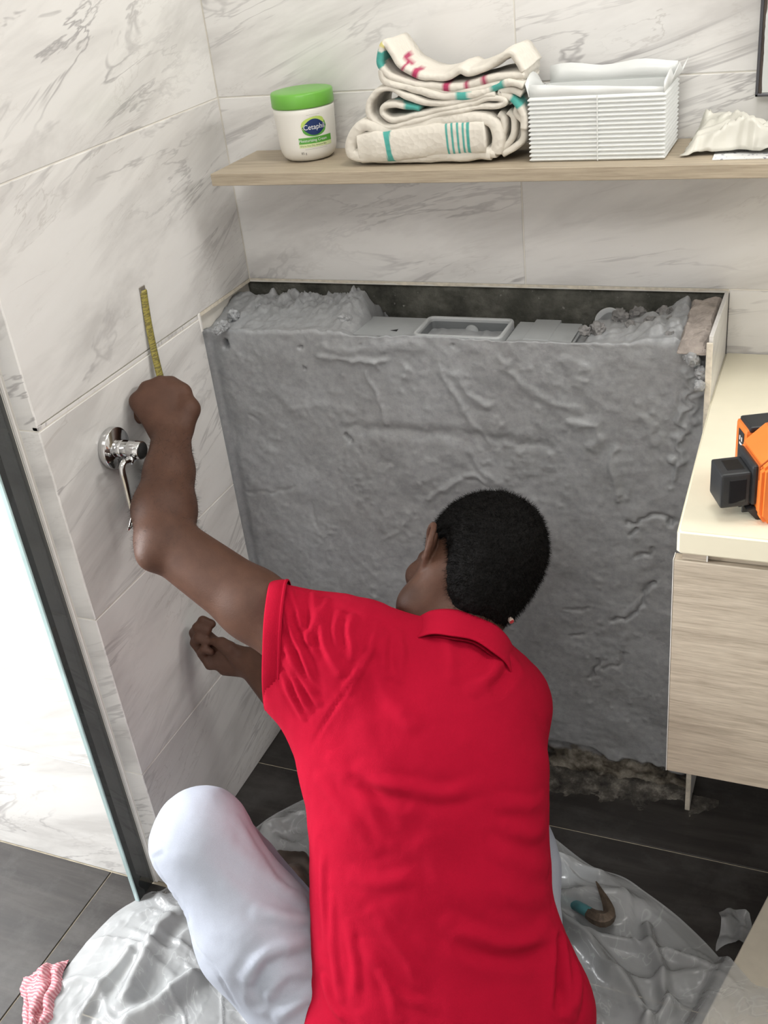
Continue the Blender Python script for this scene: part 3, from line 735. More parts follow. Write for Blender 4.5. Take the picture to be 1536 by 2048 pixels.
def ribbon(pts, th, y0, y1, seed, prints=(), fine=7):
    """folded layer: profile in x,z swept through y with rounded front and back edges"""
    global bv, bf, bc
    L = catmull([zx(*p) for p in pts], fine); n = len(L)
    tg = np.gradient(L, axis=0); tg /= np.linalg.norm(tg, axis=1)[:, None]; nr = np.c_[-tg[:, 1], tg[:, 0]]
    sec = []
    for k in range(9):                       # front rounded edge
        a = math.pi * k / 8; sec.append((math.cos(a) * 0.5, 1 - 0.0 - math.sin(a) * 0.45))
    ys = [0.0, 0.25, 0.5, 0.75, 1.0]
    base = len(bv)
    prof_ = [(0.5, 1.0), (0.5, 0.75), (0.5, 0.5), (0.5, 0.25), (0.5, 0.09), (0.42, 0.03), (0.22, 0.0), (-0.22, 0.0), (-0.42, 0.03), (-0.5, 0.09), (-0.5, 0.25), (-0.5, 0.5), (-0.5, 0.75), (-0.5, 1.0)]
    m = len(prof_)
    A_ = np.array([q_[0] for q_ in prof_]); B_ = np.array([q_[1] for q_ in prof_])
    QX = L[:, None, 0] + nr[:, None, 0] * th * A_[None, :]; QZ = L[:, None, 1] + nr[:, None, 1] * th * A_[None, :]
    YY_ = np.repeat((y0 + (y1 - y0) * B_)[None, :], n, 0); BB = np.repeat(B_[None, :], n, 0).ravel(); qx = QX.ravel(); qz = QZ.ravel(); qy = YY_.ravel()
    w_ = 0.0016 * vnoise(np.c_[qx * 60, qy * 60, qz * 60], seed) + 0.003 * vnoise(np.c_[qx * 16, qy * 25, qx * 0 + seed], 7) * BB
    qy2 = qy + 0.003 * vnoise(np.c_[qx * 30, qx * 0 + 2.0, qz * 30], seed)
    bv += [tuple(q_) for q_ in np.c_[qx, qy2, qz + w_]]
    for i in range(n):
        t = i / (n - 1)
        for (a, b) in prof_:
            c = CREAM
            for (t0, t1, b0, b1, side, colr) in prints:
                wb = 0.02 if t1 - t0 > 0.03 else 0.0
                tt0 = t0 + wb * math.sin(b * 9 + seed)
                if tt0 <= t <= t1 + wb * math.sin(b * 7) and b0 <= b <= b1 and (side == 0 or side * a > 0): c = colr
            bc.append(c)
    for i in range(n - 1):
        for k in range(m):
            bf.append((base + i * m + k, base + i * m + (k + 1) % m, base + (i + 1) * m + (k + 1) % m, base + (i + 1) * m + k))
    bf.append(tuple(base + k for k in range(m))[::-1]); bf.append(tuple(base + (n - 1) * m + k for k in range(m)))
YB0, YB1 = -0.140, -0.048
# bottom loaf: outer wrapping layer plus filling layers
ribbon([(1320, 540), (1100, 556), (900, 557), (740, 552), (706, 520), (722, 462), (770, 425), (860, 450), (1000, 420), (1150, 398), (1290, 402), (1330, 470), (1318, 545)], 0.020, YB0, YB1, 1, [])
ribbon([(745, 520), (900, 505), (1100, 480), (1280, 470)], 0.050, YB0 - 0.006, YB1, 2, [(0.25, 0.31, 0, .2, 0, TEAL)] + [(0.70 + .036 * k, 0.716 + .036 * k, 0.0, .12, 0, TEAL) for k in range(5)], 45)
ribbon([(730, 545), (900, 545), (1100, 545), (1300, 545)], 0.020, YB0 - 0.001, YB1, 3, [(0.29, 0.37, 0, .2, 0, TEAL)])
ribbon([(1300, 545), (1345, 470), (1350, 400), (1330, 380)], 0.010, YB0 + 0.006, YB1, 4)
ribbon([(1330, 550), (1385, 480), (1390, 405), (1365, 375)], 0.010, YB0 + 0.012, YB1, 5)
ribbon([(1345, 550), (1425, 500), (1432, 420), (1400, 380), (1420, 330)], 0.011, YB0 + 0.010, YB1, 6)
ribbon([(1360, 545), (1410, 470), (1400, 430)], 0.016, YB0 + 0.03, YB1, 7)
# middle loop
ribbon([(1320, 292), (1180, 318), (1060, 330), (960, 305), (880, 268), (820, 280), (785, 325), (788, 385), (850, 428), (950, 414), (1090, 376), (1230, 350), (1330, 345), (1360, 318), (1300, 312), (1200, 335), (1080, 358), (960, 388), (880, 398), (842, 375), (850, 345), (905, 335), (1000, 350)], 0.0105, YB0, YB1, 8, [(0.09, 0.13, 0.3, .9, 0, TEAL), (.95, 1, 0, .6, 0, TEAL)])
ribbon([(1440, 440), (1438, 380), (1400, 318), (1340, 288), (1390, 275), (1430, 290)], 0.012, YB0 + 0.004, YB1, 9, [(.3, .45, .0, .4, 0, TEAL)])
# top layers
ribbon([(1440, 258), (1380, 245), (1260, 285), (1150, 302), (1040, 290), (930, 258), (850, 232), (836, 190)], 0.013, YB0, YB1, 10, [(.36, .41, 0, .5, 0, TEAL), (.19, .23, 0, .5, 0, TEAL)])
ribbon([(1445, 210), (1330, 222), (1200, 255), (1090, 262), (970, 248), (880, 215), (832, 170), (836, 110), (852, 80), (882, 118), (930, 180), (1010, 218), (1100, 222), (1165, 192), (1215, 202), (1300, 168), (1378, 120), (1412, 150), (1440, 195)], 0.012, YB0 + 0.002, YB1, 11, [(.075, .085, 0, .25, 0, MAG), (.105, .115, 0, .2, 0, MAG), (.145, .165, .0, .25, 0, MAG), (.34, .385, 0, .5, 0, TEAL), (.405, .43, 0, .5, 0, YEL), (.515, .545, .2, .6, 0, MAG), (.55, .56, 0, .3, 0, MAG), (.585, .60, 0, .4, 0, MAG)])
ribbon([(1440, 232), (1330, 250), (1230, 272), (1130, 282), (1010, 272), (900, 240)], 0.012, YB0 + 0.004, YB1, 12)
bl = mk('folded_blanket', bv, bf, M_MUSLIN, None, True, np.array(bc))
zmin = min(v[2] for v in bv); bl.location.z = ZS - zmin + 0.0004; bl.location.x = -0.003
tag(bl, 'cream muslin blanket with teal print folded in a pile on the shelf', 'blanket')

# ------------------------------------------------------------------ ribbed translucent box
def m_box():
    t = NT('milky_ribbed_plastic'); t.set(Base_Color=(0.84, 0.86, 0.84), Roughness=0.28, Alpha=0.88, Subsurface_Weight=0.0, Specular_IOR_Level=0.5, Transmission_Weight=0.0)
    return t.m
M_MILK = m_box()
bx0, bx1 = 0.6135, 0.8150; by0, by1 = -0.1360, -0.018
pb = empty('ribbed_tray', ((bx0 + bx1) / 2, (by0 + by1) / 2, ZS)); tag(pb, 'milky white ribbed plastic tray box beside the folded blanket', 'box')
V = []; Fc = []; NR = 15; hrib = 0.0062; ring_n = None
top_ = ZS + 0.0004 + NR * hrib
prof_ = []
for k in range(NR):
    z = ZS + 0.0004 + k * hrib; prof_ += [(0.0, z), (0.0030, z + hrib * 0.35), (0.0030, z + hrib * 0.55)]
prof_ += [(0.0, top_), (-0.001, top_ + 0.001)]
def ring_at(off, z):
    x0, x1, y0, y1 = bx0 - off, bx1 + off, by0 - off, by1 + off
    x0 += 0.002; x1 -= 0.002; y0 += 0.002
    return [(x0, y0, z), (x1, y0, z), (x1, y1, z), (x0, y1, z)]
for (o_, z) in prof_: V += ring_at(o_, z)
ntop = len(prof_)
V += [(x, y, z) for (x, y, z) in ring_at(-0.0035, top_ + 0.001)] + [(x, y, z) for (x, y, z) in ring_at(-0.0035, ZS + 0.004)]
for i in range(ntop + 1):
    for k in range(4): Fc.append((i * 4 + k, i * 4 + (k + 1) % 4, (i + 1) * 4 + (k + 1) % 4, (i + 1) * 4 + k))
Fc.append(tuple((ntop + 1) * 4 + k for k in range(4)))
w1 = mk('ribbed_wall', V, Fc, M_MILK)
seam = box('seam', 0.7165, 0.7180, by0 - 0.0022, by0 + 0.001, ZS + 0.001, top_, M_MILK)
def curved_flap(name, P, th=0.0012):
    P = np.array(P); n, m, _ = P.shape
    v = list(P.reshape(-1, 3)); f = grid_faces(n, m)
    o = mk(name, v, f, M_MILK, None, True)
    md = o.modifiers.new('thickness', 'SOLIDIFY'); md.thickness = th; return o
yb_f = by0
rim_f = [[(bx0 + 0.002 + (bx1 - bx0 - .004) * i / 12, by0 + 0.0022 + 0.002 * math.sin(i * 1.3) * j, top_ + j * (0.020 - 0.001 * i) / 1.0 * 0.9) for j in (0, .5, 1)] for i in range(13)]
rim_b = [[(bx0 + 0.004 + (bx1 - bx0 - .006) * i / 12, by1 - 0.002 + 0.004 * j, top_ + j * 0.026 + 0.003 * math.sin(i * .9) * j) for j in (0, .5, 1)] for i in range(13)]
rim_l = [[(bx0 + 0.002 - 0.005 * j, by0 + (by1 - by0) * i / 8, top_ + 0.030 * j * math.sin(math.pi * min(1, (i + 2) / 9)) + 0.001) for j in (0, .5, 1)] for i in range(9)]
rim_r = [[(bx1 - 0.002 + 0.016 * j * (i / 8), by0 + (by1 - by0) * i / 8, top_ + (0.014 + 0.014 * (i % 3) / 2) * j) for j in (0, .5, 1)] for i in range(9)]
flaps = [curved_flap('flap', r) for r in (rim_f, rim_b, rim_l, rim_r)]
adopt(pb, w1, seam, *flaps)
def crumple(name, cx, cy, cz, w, d, h, mat, seed, nu=46, nv=34, rz=0.0, curl=0.0, foldx=None):
    u, v = np.meshgrid(np.linspace(-1, 1, nu), np.linspace(-1, 1, nv), indexing='ij'); u = u.ravel(); v = v.ravel()
    P = np.c_[u * 1.6, v * 1.6, np.full_like(u, seed)]
    n = fbm(P * 1.3, 3, seed); r1 = 1 - np.abs(fbm(P * 1.7 + 4, 3, seed + 9)) * 2.2
    ex = 0.10 * fbm(np.c_[u * 3, v * 3, u * 0], 3, seed + 3); ey = 0.10 * fbm(np.c_[u * 3, v * 3, u * 0 + 5], 3, seed + 4)
    x = u * w / 2 * (1 + ex); y = v * d / 2 * (1 + ey)
    z = h * (0.35 + 0.35 * n + 0.45 * r1.clip(0, 1) ** 2) * (1 - 0.55 * np.maximum(np.abs(u), np.abs(v)) ** 3) + curl * u ** 2
    z = z - z.min()
    c, s = math.cos(rz), math.sin(rz)
    o = mk(name, np.c_[cx + c * x - s * y, cy + s * x + c * y, cz + z], grid_faces(nu, nv), mat, None, True)
    return o
M_TISSUE = plain('white_tissue_paper', (0.82, 0.82, 0.80), 0.8, var=0.03)
tis = crumple('tissue', 0.772, -0.075, ZS + 0.0055, 0.056, 0.06, 0.106, M_TISSUE, 3)
tag(tis, 'crumpled white tissue inside the ribbed plastic tray box', 'tissue')
# ------------------------------------------------------------------ wrapper, leaflet, mirror
M_WRAP = NT('thin_cream_wrapper'); M_WRAP.set(Base_Color=(0.68, 0.665, 0.59), Roughness=0.35, Alpha=0.92); M_WRAP = M_WRAP.m
def m_leaf():
    t = NT('printed_leaflet'); v = t.coord('Object', (1, 1, 1))
    n = t.noise(v, 120, 2); t.set(Base_Color=t.ramp(n, [(0.60, (0.80, 0.80, 0.78)), (0.64, (0.30, 0.31, 0.34))]), Roughness=0.7); return t.m
lf = box('paper_leaflet', 0.0, 0.155, 0.0, 0.090, 0.0, 0.0012, m_leaf(), None)
lf.location = (0.884, -0.1480, ZS + 0.0003); lf.rotation_euler = (0, 0, math.radians(2))
tag(lf, 'white printed paper leaflet lying under the crumpled wrapper', 'paper')
def build_wrapper():
    # crumpled thin bag: ridge line at back left, mouth sagging to the front
    nu, nv = 60, 44
    u, v = np.meshgrid(np.linspace(0, 1, nu), np.linspace(0, 1, nv), indexing='ij'); u = u.ravel(); v = v.ravel()
    front = -0.118 - 0.022 * np.clip(fbm(np.c_[u * 5, u * 0, u * 0], 3, 73) + 0.1, -1, 1)
    x = 0.838 + 0.185 * u; y = front + (-0.012 - front) * v
    P = np.c_[u * 4, v * 4, u * 0]
    n1 = fbm(P * 0.8, 2, 75); cr = np.clip(1 - np.abs(fbm(P * 0.9 + 7, 2, 76)) * 4, 0, 1)
    z = 0.026 + 0.016 * np.exp(-((u - 0.22 - 0.3 * (1 - v)) / 0.16) ** 2) + 0.010 * n1 + 0.012 * cr ** 2 + 0.003 * fbm(P * 4, 3, 72) - 0.012 * np.exp(-((u - 0.55) / 0.2) ** 2) * (1 - v)
    z *= np.clip(u / 0.10, 0.05, 1) * np.clip((v + 0.02) / 0.14, 0.10 + 0.30 * np.clip(fbm(np.c_[u * 9, u * 0, u * 0], 2, 79) + .2, 0, 1), 1) * np.clip((1 - v) / 0.1, 0.4, 1)
    z = np.maximum(z, 0.0022) + 0.0016
    x += 0.006 * fbm(P * 1.5, 3, 74)
    o = mk('crumpled_wrapper', np.c_[x, y, ZS + z], grid_faces(nu, nv), M_WRAP, None, True)
    md = o.modifiers.new('thickness', 'SOLIDIFY'); md.thickness = 0.0004
    return o
tag(build_wrapper(), 'crumpled thin cream plastic wrapper at the right end of the shelf', 'wrapper')
bk = rock('black_clip', (0.982, -0.128, ZS + 0.0285), (0.022, 0.012, 0.018), plain('black_plastic', (0.012, 0.012, 0.013), 0.4), None, 8, 0.3, 3, 0.15)
bk.location.z = 0
mirror = empty('framed_mirror', (1.2, 0, 1.295)); tag(mirror, 'wall mirror with thin dark metal frame in the upper right corner', 'mirror')
MX0, MZ0 = 0.9265, 1.2945
M_FRAME = plain('dark_metal_frame', (0.09, 0.09, 0.10), 0.35, 0.6)
M_MIRR = plain('silver_mirror', (0.78, 0.82, 0.80), 0.12, 1.0, 0.01)
M_RUST = plain('rusty_mirror_edge', (0.07, 0.055, 0.045), 0.8, var=0.4)
mp_ = []
fr = []
fr.append(box('frame_rail', MX0, 1.55, -0.022, -0.0006, MZ0, MZ0 + 0.004, M_FRAME, None, 0.0008, 1))
fr.append(box('frame_stile', MX0, MX0 + 0.004, -0.022, -0.0006, MZ0, 2.1, M_FRAME, None, 0.0008, 1))
fr.append(box('glass', MX0 + 0.0045, 1.55, -0.0165, -0.0125, MZ0 + 0.0045, 2.1, M_MIRR))
zz = np.linspace(MZ0 + 0.004, 2.1, 160); ww = 0.0040 + 0.0016 * fbm(np.c_[zz * 60, zz * 0, zz * 0], 4, 31)
V = []; 
for z, w in zip(zz, ww): V += [(MX0 + 0.0042, -0.0170, z), (MX0 + 0.0042 + w, -0.0170, z)]
fr.append(mk('black_edge_spots', V, [tuple(reversed(f)) for f in grid_faces(160, 2)], M_RUST))
adopt(mirror, *fr)
bk_label = tag(bk, 'small black object beside the crumpled wrapper on the shelf', 'object')

# ------------------------------------------------------------------ paper holder on the left wall
hp = at(222, 895, 0, 0.0)
ph = empty('paper_holder', hp); tag(ph, 'chrome toilet paper holder on the left wall under the hand', 'paper holder')
RX = Matrix.Rotation(math.radians(90), 4, 'Y')
def onwall(M): return Matrix.Translation(Vector(hp)) @ M
q = [lathe('rosette', [(0.0, 0.0), (0.0340, 0.0), (0.0345, 0.001), (0.0345, 0.0115), (0.0335, 0.0130), (0.0, 0.0132)], M_CHROME, None, 64, onwall(RX)),
     lathe('post', [(0.0, 0.0125), (0.0150, 0.0125), (0.0150, 0.026), (0.0146, 0.0264), (0.0150, 0.0268), (0.0150, 0.0600), (0.0142, 0.0612), (0.0, 0.0612)], M_CHROME, None, 48, onwall(RX)),
     lathe('post_end', [(0.0, 0.0613), (0.0132, 0.0613), (0.0128, 0.0622), (0.0, 0.0622)], M_BLACK, None, 40, onwall(RX))]
s0 = np.array(hp) + np.array([0.050, -0.010, -0.010])
b_ = at(243, 930, 0, 0.050); c_ = at(263, 1018, 0, 0.050)
rp = catmull([s0, s0 * 0.45 + b_ * 0.55 + np.array([0, 0, 0.001]), b_ + np.array([0, 0.006, 0.0]), b_ + np.array([0, -0.001, -0.008]), b_ * 0.5 + c_ * 0.5, c_], 8)
q.append(tube('rod', rp, 0.0052, M_CHROME, None, 16))
q.append(lathe('rod_collar', [(0.0, 0.0), (0.0072, 0), (0.0072, 0.006), (0.0, 0.006)], M_CHROME, None, 24, Matrix.Translation(Vector(s0 * 0.75 + b_ * 0.25)) @ Vector(b_ - s0).to_track_quat('Z', 'Y').to_matrix().to_4x4()))
# curved cover plate hanging behind the rod
t0 = at(292, 925, 0, 0.040); e0 = at(254, 1064, 0, 0.034)
V = []
nn = 22
for i in range(nn):
    t = i / (nn - 1)
    for j in range(7):
        w = j / 6
        x = 0.046 - 0.030 * math.sin(math.pi * 0.5 * t) + 0.018 * t * t
        z = t0[2] + (e0[2] - t0[2]) * t
        y = (t0[1] - 0.012 + (e0[1] - t0[1] + 0.012) * t ** 2.2) + 0.095 * w
        V.append((x, y, z))
pl = mk('cover_plate', V, grid_faces(nn, 7), M_CHROME, None, True)
md = pl.modifiers.new('thickness', 'SOLIDIFY'); md.thickness = 0.0012; md.offset = 0
q.append(pl); adopt(ph, *q)

# ------------------------------------------------------------------ laser level
M_ORANGE = plain('orange_plastic', (0.80, 0.20, 0.035), 0.42, var=0.04)
M_BLK = plain('matt_black_plastic', (0.022, 0.024, 0.027), 0.42, var=0.2, nscale=60)
M_DKGL = plain('dark_lens_glass', (0.02, 0.02, 0.022), 0.05, 0.0)
lb = at(1490, 1046, 2, 0.880)
LL = empty('laser_level', (lb[0] + 0.03, lb[1] + 0.05, 0.880)); tag(LL, 'orange and black cross-line laser level on the cream worktop', 'laser level')
LL.rotation_euler = (0, 0, math.radians(24))
bpy.context.view_layer.update()
# local frame: -x faces the camera's left, -y faces the camera, built around the base centre
def lbox(name, x0, x1, y0, y1, z0, z1, mat, bev, seg=2, par=LL):
    return box(name, x0, x1, y0, y1, z0, z1, mat, par, bev, seg)
def prism(name, poly, y0, y1, mat, bev=0.003, par=LL, axis='y'):
    bm = bmesh.new()
    a = [bm.verts.new((x, y0, z) if axis == 'y' else (y0, x, z)) for x, z in poly]; b = [bm.verts.new((x, y1, z) if axis == 'y' else (y1, x, z)) for x, z in poly]
    bm.faces.new(a); bm.faces.new(b[::-1])
    for k in range(len(poly)): bm.faces.new((a[k], b[k], b[(k + 1) % len(poly)], a[(k + 1) % len(poly)]))
    bmesh.ops.recalc_face_normals(bm, faces=bm.faces)
    if bev: bmesh.ops.bevel(bm, geom=bm.edges[:], offset=bev, segments=2, affect='EDGES')
    return from_bm(name, bm, mat, par)
body_poly = [(-0.026, 0.0), (0.085, 0.0), (0.085, 0.105), (-0.002, 0.105), (-0.034, 0.078), (-0.034, 0.012)]
prism('body', body_poly, -0.045, 0.040, M_ORANGE, 0.004)
prism('shoulder_groove', [(-0.0345, 0.060), (-0.0345, 0.079), (-0.0025, 0.1056), (0.03, 0.1056), (0.03, 0.1050), (-0.002, 0.1046), (-0.0335, 0.078), (-0.0335, 0.060)], -0.034, -0.032, plain('dark_orange_groove', (0.35, 0.07, 0.01), 0.5), 0.0)
lbox('lens_collar', -0.041, -0.033, -0.030, 0.032, 0.022, 0.078, M_BLK, 0.004)
lh = lbox('lens_housing', -0.078, -0.040, -0.026, 0.020, 0.020, 0.068, M_BLK, 0.003)
lbox('lens_window', -0.068, -0.046, -0.0268, -0.024, 0.026, 0.060, M_DKGL, 0.001, 1, lh)
lbox('lens_window', -0.068, -0.046, -0.016, 0.012, 0.0660, 0.0688, M_DKGL, 0.001, 1, lh)
prism('foot_pad', [(-0.032, 0.0), (-0.020, 0.0), (-0.034, 0.019), (-0.046, 0.017)], -0.030, 0.030, M_BLK, 0.001)
for yy in (-0.018, -0.004, 0.010): lbox('foot_rib', -0.047, -0.032, yy, yy + 0.003, 0.006, 0.018, M_BLK, 0.0006, 1)
lbox('battery_block', -0.026, 0.020, 0.043, 0.085, 0.0, 0.090, M_ORANGE, 0.006)
lbox('battery_top', -0.022, 0.018, 0.042, 0.082, 0.086, 0.094, M_BLK, 0.003)
lbl = lbox('side_label', -0.0268, -0.0258, 0.050, 0.070, 0.022, 0.082, M_BLK, 0.0003, 1)
for k, (yy, zz, w, h) in enumerate(((0.054, 0.030, .010, .003), (0.056, 0.036, .003, .008), (0.054, 0.047, .010, .003), (0.058, 0.053, .004, .006), (0.054, 0.062, .010, .003), (0.055, 0.068, .003, .006), (0.062, 0.068, .003, .006))):
    lbox('label_letter', -0.0272, -0.0267, yy, yy + w, zz, zz + h, M_INKW, 0.0, 1, lbl)
tc_ = lbox('top_collar', 0.000, 0.062, -0.036, 0.034, 0.101, 0.112, M_BLK, 0.004)
th_ = lbox('top_lens_housing', 0.004, 0.056, -0.030, 0.026, 0.110, 0.150, M_BLK, 0.004)
lbox('lens_window', 0.012, 0.048, -0.0312, -0.029, 0.116, 0.138, M_DKGL, 0.001, 1, th_)
lbox('lens_window', 0.0032, 0.006, -0.022, 0.018, 0.118, 0.138, M_DKGL, 0.001, 1, th_)
lbox('front_frame', 0.012, 0.080, -0.0485, -0.044, 0.032, 0.075, M_BLK, 0.002)
for z in (0.034, 0.073):
    lathe('screw', [(0, 0), (0.005, 0), (0.005, 0.004), (0, 0.005)], M_BLK, LL, 20, Matrix.Translation((0.013, -0.0455, z)) @ Matrix.Rotation(math.radians(90), 4, 'X'))
lbox('switch', 0.012, 0.030, -0.049, -0.044, 0.010, 0.026, M_BLK, 0.002)
# ------------------------------------------------------------------ signed distance modelling
class Field:
    def __init__(s, lo, hi, h):
        s.lo = np.array(lo, float); s.h = h
        s.n = np.ceil((np.array(hi, float) - s.lo) / h).astype(int) + 1
        s.F = np.full(s.n, 0.05, np.float32)
    def sub(s, lo, hi):
        a = np.clip(np.floor((lo - s.lo) / s.h).astype(int), 0, s.n); b = np.clip(np.ceil((hi - s.lo) / s.h).astype(int) + 1, 0, s.n)
        if np.any(b <= a): return None
        ax = [(s.lo[i] + s.h * np.arange(a[i], b[i])).astype(np.float32) for i in range(3)]
        G = np.meshgrid(*ax, indexing='ij', sparse=True)
        return (slice(a[0], b[0]), slice(a[1], b[1]), slice(a[2], b[2])), G
    def put(s, sl, d, k, mode='add'):
        A = s.F[sl]
        if mode == 'add':
            if k > 0:
                hh = np.maximum(k - np.abs(A - d), 0) / k; s.F[sl] = np.minimum(A, d) - hh * hh * k * 0.25
            else: s.F[sl] = np.minimum(A, d)
        else:
            d = -d
            if k > 0:
                hh = np.maximum(k - np.abs(A - d), 0) / k; s.F[sl] = np.maximum(A, d) + hh * hh * k * 0.25
            else: s.F[sl] = np.maximum(A, d)
    def cone(s, a, b, ra, rb, k=0.01, mode='add'):
        a = np.array(a, float); b = np.array(b, float); m = max(ra, rb) + 0.05
        r = s.sub(np.minimum(a, b) - m, np.maximum(a, b) + m)
        if r is None: return
        sl, G = r; ab = b - a; L2 = max(ab @ ab, 1e-12)
        t = ((G[0] - a[0]) * ab[0] + (G[1] - a[1]) * ab[1] + (G[2] - a[2]) * ab[2]) / L2; t = np.clip(t, 0, 1)
        d = np.sqrt((G[0] - a[0] - t * ab[0]) ** 2 + (G[1] - a[1] - t * ab[1]) ** 2 + (G[2] - a[2] - t * ab[2]) ** 2) - (ra + (rb - ra) * t)
        s.put(sl, d, k, mode)
    def chain(s, pts, rad, k=0.006, kj=None, mode='add'):
        for i in range(len(pts) - 1): s.cone(pts[i], pts[i + 1], rad[i], rad[i + 1], k if i == 0 or kj is None else kj, mode)
    def ell(s, c, ax, r, k=0.01, mode='add'):
        c = np.array(c, float); ax = np.array(ax, float); r = np.array(r, float); m = r.max() + 0.05
        q = s.sub(c - m, c + m)
        if q is None: return
        sl, G = q; X, Y, Z = G[0] - c[0], G[1] - c[1], G[2] - c[2]
        e2 = 0; g2 = 0
        for i in range(3):
            u = X * ax[i][0] + Y * ax[i][1] + Z * ax[i][2]; e2 = e2 + (u / r[i]) ** 2; g2 = g2 + (u / r[i] ** 2) ** 2
        k0 = np.sqrt(e2); k1 = np.sqrt(g2) + 1e-9
        s.put(sl, k0 * (k0 - 1) / k1, k, mode)
    def seg(s, c0, c1, U0, U1, a0, a1, b0, b1, k=0.02, mode='add', ends=1.0, p=2.0):
        """elliptical tube segment; U = direction of half-width a, b across it"""
        c0 = np.array(c0, float); c1 = np.array(c1, float); m = max(a0, a1, b0, b1) + 0.05
        q = s.sub(np.minimum(c0, c1) - m, np.maximum(c0, c1) + m)
        if q is None: return
        sl, G = q; ab = c1 - c0; L = np.linalg.norm(ab); T = ab / L
        U = (np.array(U0) + np.array(U1)) / 2; U = U - T * (U @ T); U /= np.linalg.norm(U); W = np.cross(T, U)
        X, Y, Z = G[0] - c0[0], G[1] - c0[1], G[2] - c0[2]
        al = X * T[0] + Y * T[1] + Z * T[2]; t = np.clip(al / L, 0, 1)
        a = a0 + (a1 - a0) * t; b = b0 + (b1 - b0) * t
        du = X * U[0] + Y * U[1] + Z * U[2]; dv = X * W[0] + Y * W[1] + Z * W[2]; dn = al - t * L
        mn = np.minimum(a, b) * ends
        e2 = (np.abs(du) / a) ** p + (np.abs(dv) / b) ** p + (np.abs(dn) / mn) ** p
        k0 = e2 ** (1 / p)
        g = np.sqrt((du / a ** 2) ** 2 + (dv / b ** 2) ** 2 + (dn / mn ** 2) ** 2) / np.maximum(np.sqrt((du / a) ** 2 + (dv / b) ** 2 + (dn / mn) ** 2), 1e-6) + 1e-9
        s.put(sl, (k0 - 1) / g, k, mode)
    def plane(s, o, nrm, lo, hi, k=0.0):
        q = s.sub(np.array(lo), np.array(hi))
        if q is None: return
        sl, G = q; d = (G[0] - o[0]) * nrm[0] + (G[1] - o[1]) * nrm[1] + (G[2] - o[2]) * nrm[2]
        s.F[sl] = np.maximum(s.F[sl], d)
    def mesh(s):
        F = s.F; nx, ny, nz = F.shape; S = F < 0
        cnt = np.zeros((nx - 1, ny - 1, nz - 1), np.int8)
        for dx in (0, 1):
            for dy in (0, 1):
                for dz in (0, 1): cnt += S[dx:nx - 1 + dx, dy:ny - 1 + dy, dz:nz - 1 + dz]
        act = np.argwhere((cnt > 0) & (cnt < 8)); idx = -np.ones(cnt.shape, np.int32); idx[tuple(act.T)] = np.arange(len(act))
        P = np.zeros((len(act), 3)); W = np.zeros(len(act))
        cor = [(x, y, z) for x in (0, 1) for y in (0, 1) for z in (0, 1)]
        val = {c: F[act[:, 0] + c[0], act[:, 1] + c[1], act[:, 2] + c[2]].astype(float) for c in cor}
        for c in cor:
            for ax in range(3):
                if c[ax] == 0:
                    d = list(c); d[ax] = 1; d = tuple(d); a, b = val[c], val[d]; m = (a < 0) != (b < 0)
                    t = np.where(m, a / np.where(m, a - b, 1), 0); q = np.tile(np.array(c, float), (len(act), 1)); q[:, ax] += t
                    P[m] += q[m]; W[m] += 1
        V = s.lo + s.h * (act + P / W[:, None])
        quads = []
        for ax in range(3):
            o1, o2 = [(1, 2), (2, 0), (0, 1)][ax]
            sl0 = [slice(None)] * 3; sl1 = [slice(None)] * 3; sl0[ax] = slice(0, -1); sl1[ax] = slice(1, None)
            A = S[tuple(sl0)]; B = S[tuple(sl1)]; e = np.argwhere(A != B)
            e = e[(e[:, o1] > 0) & (e[:, o2] > 0) & (e[:, o1] < F.shape[o1] - 1) & (e[:, o2] < F.shape[o2] - 1)]
            flip = A[tuple(e.T)]
            def g(d1, d2):
                q = e.copy(); q[:, o1] += d1; q[:, o2] += d2; return idx[tuple(q.T)]
            q = np.c_[g(-1, -1), g(0, -1), g(0, 0), g(-1, 0)]
            q[~flip] = q[~flip][:, ::-1]
            quads.append(q)
        Q = np.vstack(quads)
        return V, Q
def vnormals(V, Q):
    n = np.cross(V[Q[:, 2]] - V[Q[:, 0]], V[Q[:, 3]] - V[Q[:, 1]]); N = np.zeros_like(V)
    for k in range(4): np.add.at(N, Q[:, k], n)
    return N / np.maximum(np.linalg.norm(N, axis=1), 1e-12)[:, None]
def relax(V, Q, it=2, w=0.5):
    E = np.vstack([Q[:, [0, 1]], Q[:, [1, 2]], Q[:, [2, 3]], Q[:, [3, 0]]])
    for _ in range(it):
        S = np.zeros_like(V); c = np.zeros(len(V))
        np.add.at(S, E[:, 0], V[E[:, 1]]); np.add.at(c, E[:, 0], 1); np.add.at(S, E[:, 1], V[E[:, 0]]); np.add.at(c, E[:, 1], 1)
        V = V * (1 - w) + w * S / c[:, None]
    return V
def fastmesh(name, V, Q, mat, parent=None, smooth=True, col=None):
    me = bpy.data.meshes.new(name); nf = len(Q); k = Q.shape[1]
    me.vertices.add(len(V)); me.vertices.foreach_set('co', np.asarray(V, np.float32).ravel())
    me.loops.add(nf * k); me.loops.foreach_set('vertex_index', np.asarray(Q, np.int32).ravel())
    me.polygons.add(nf); me.polygons.foreach_set('loop_start', np.arange(0, nf * k, k, dtype=np.int32))
    try: me.polygons.foreach_set('loop_total', np.full(nf, k, np.int32))
    except Exception: pass
    me.update(calc_edges=True); me.validate()
    me.polygons.foreach_set('use_smooth', [smooth] * nf)
    if col is not None:
        ca = me.color_attributes.new('Col', 'FLOAT_COLOR', 'POINT'); c = np.ones((len(V), 4), np.float32); c[:, :3] = col; ca.data.foreach_set('color', c.ravel())
    o = bpy.data.objects.new(name, me); me.materials.append(mat); COL.objects.link(o)
    if parent is not None: o.parent = parent
    return o
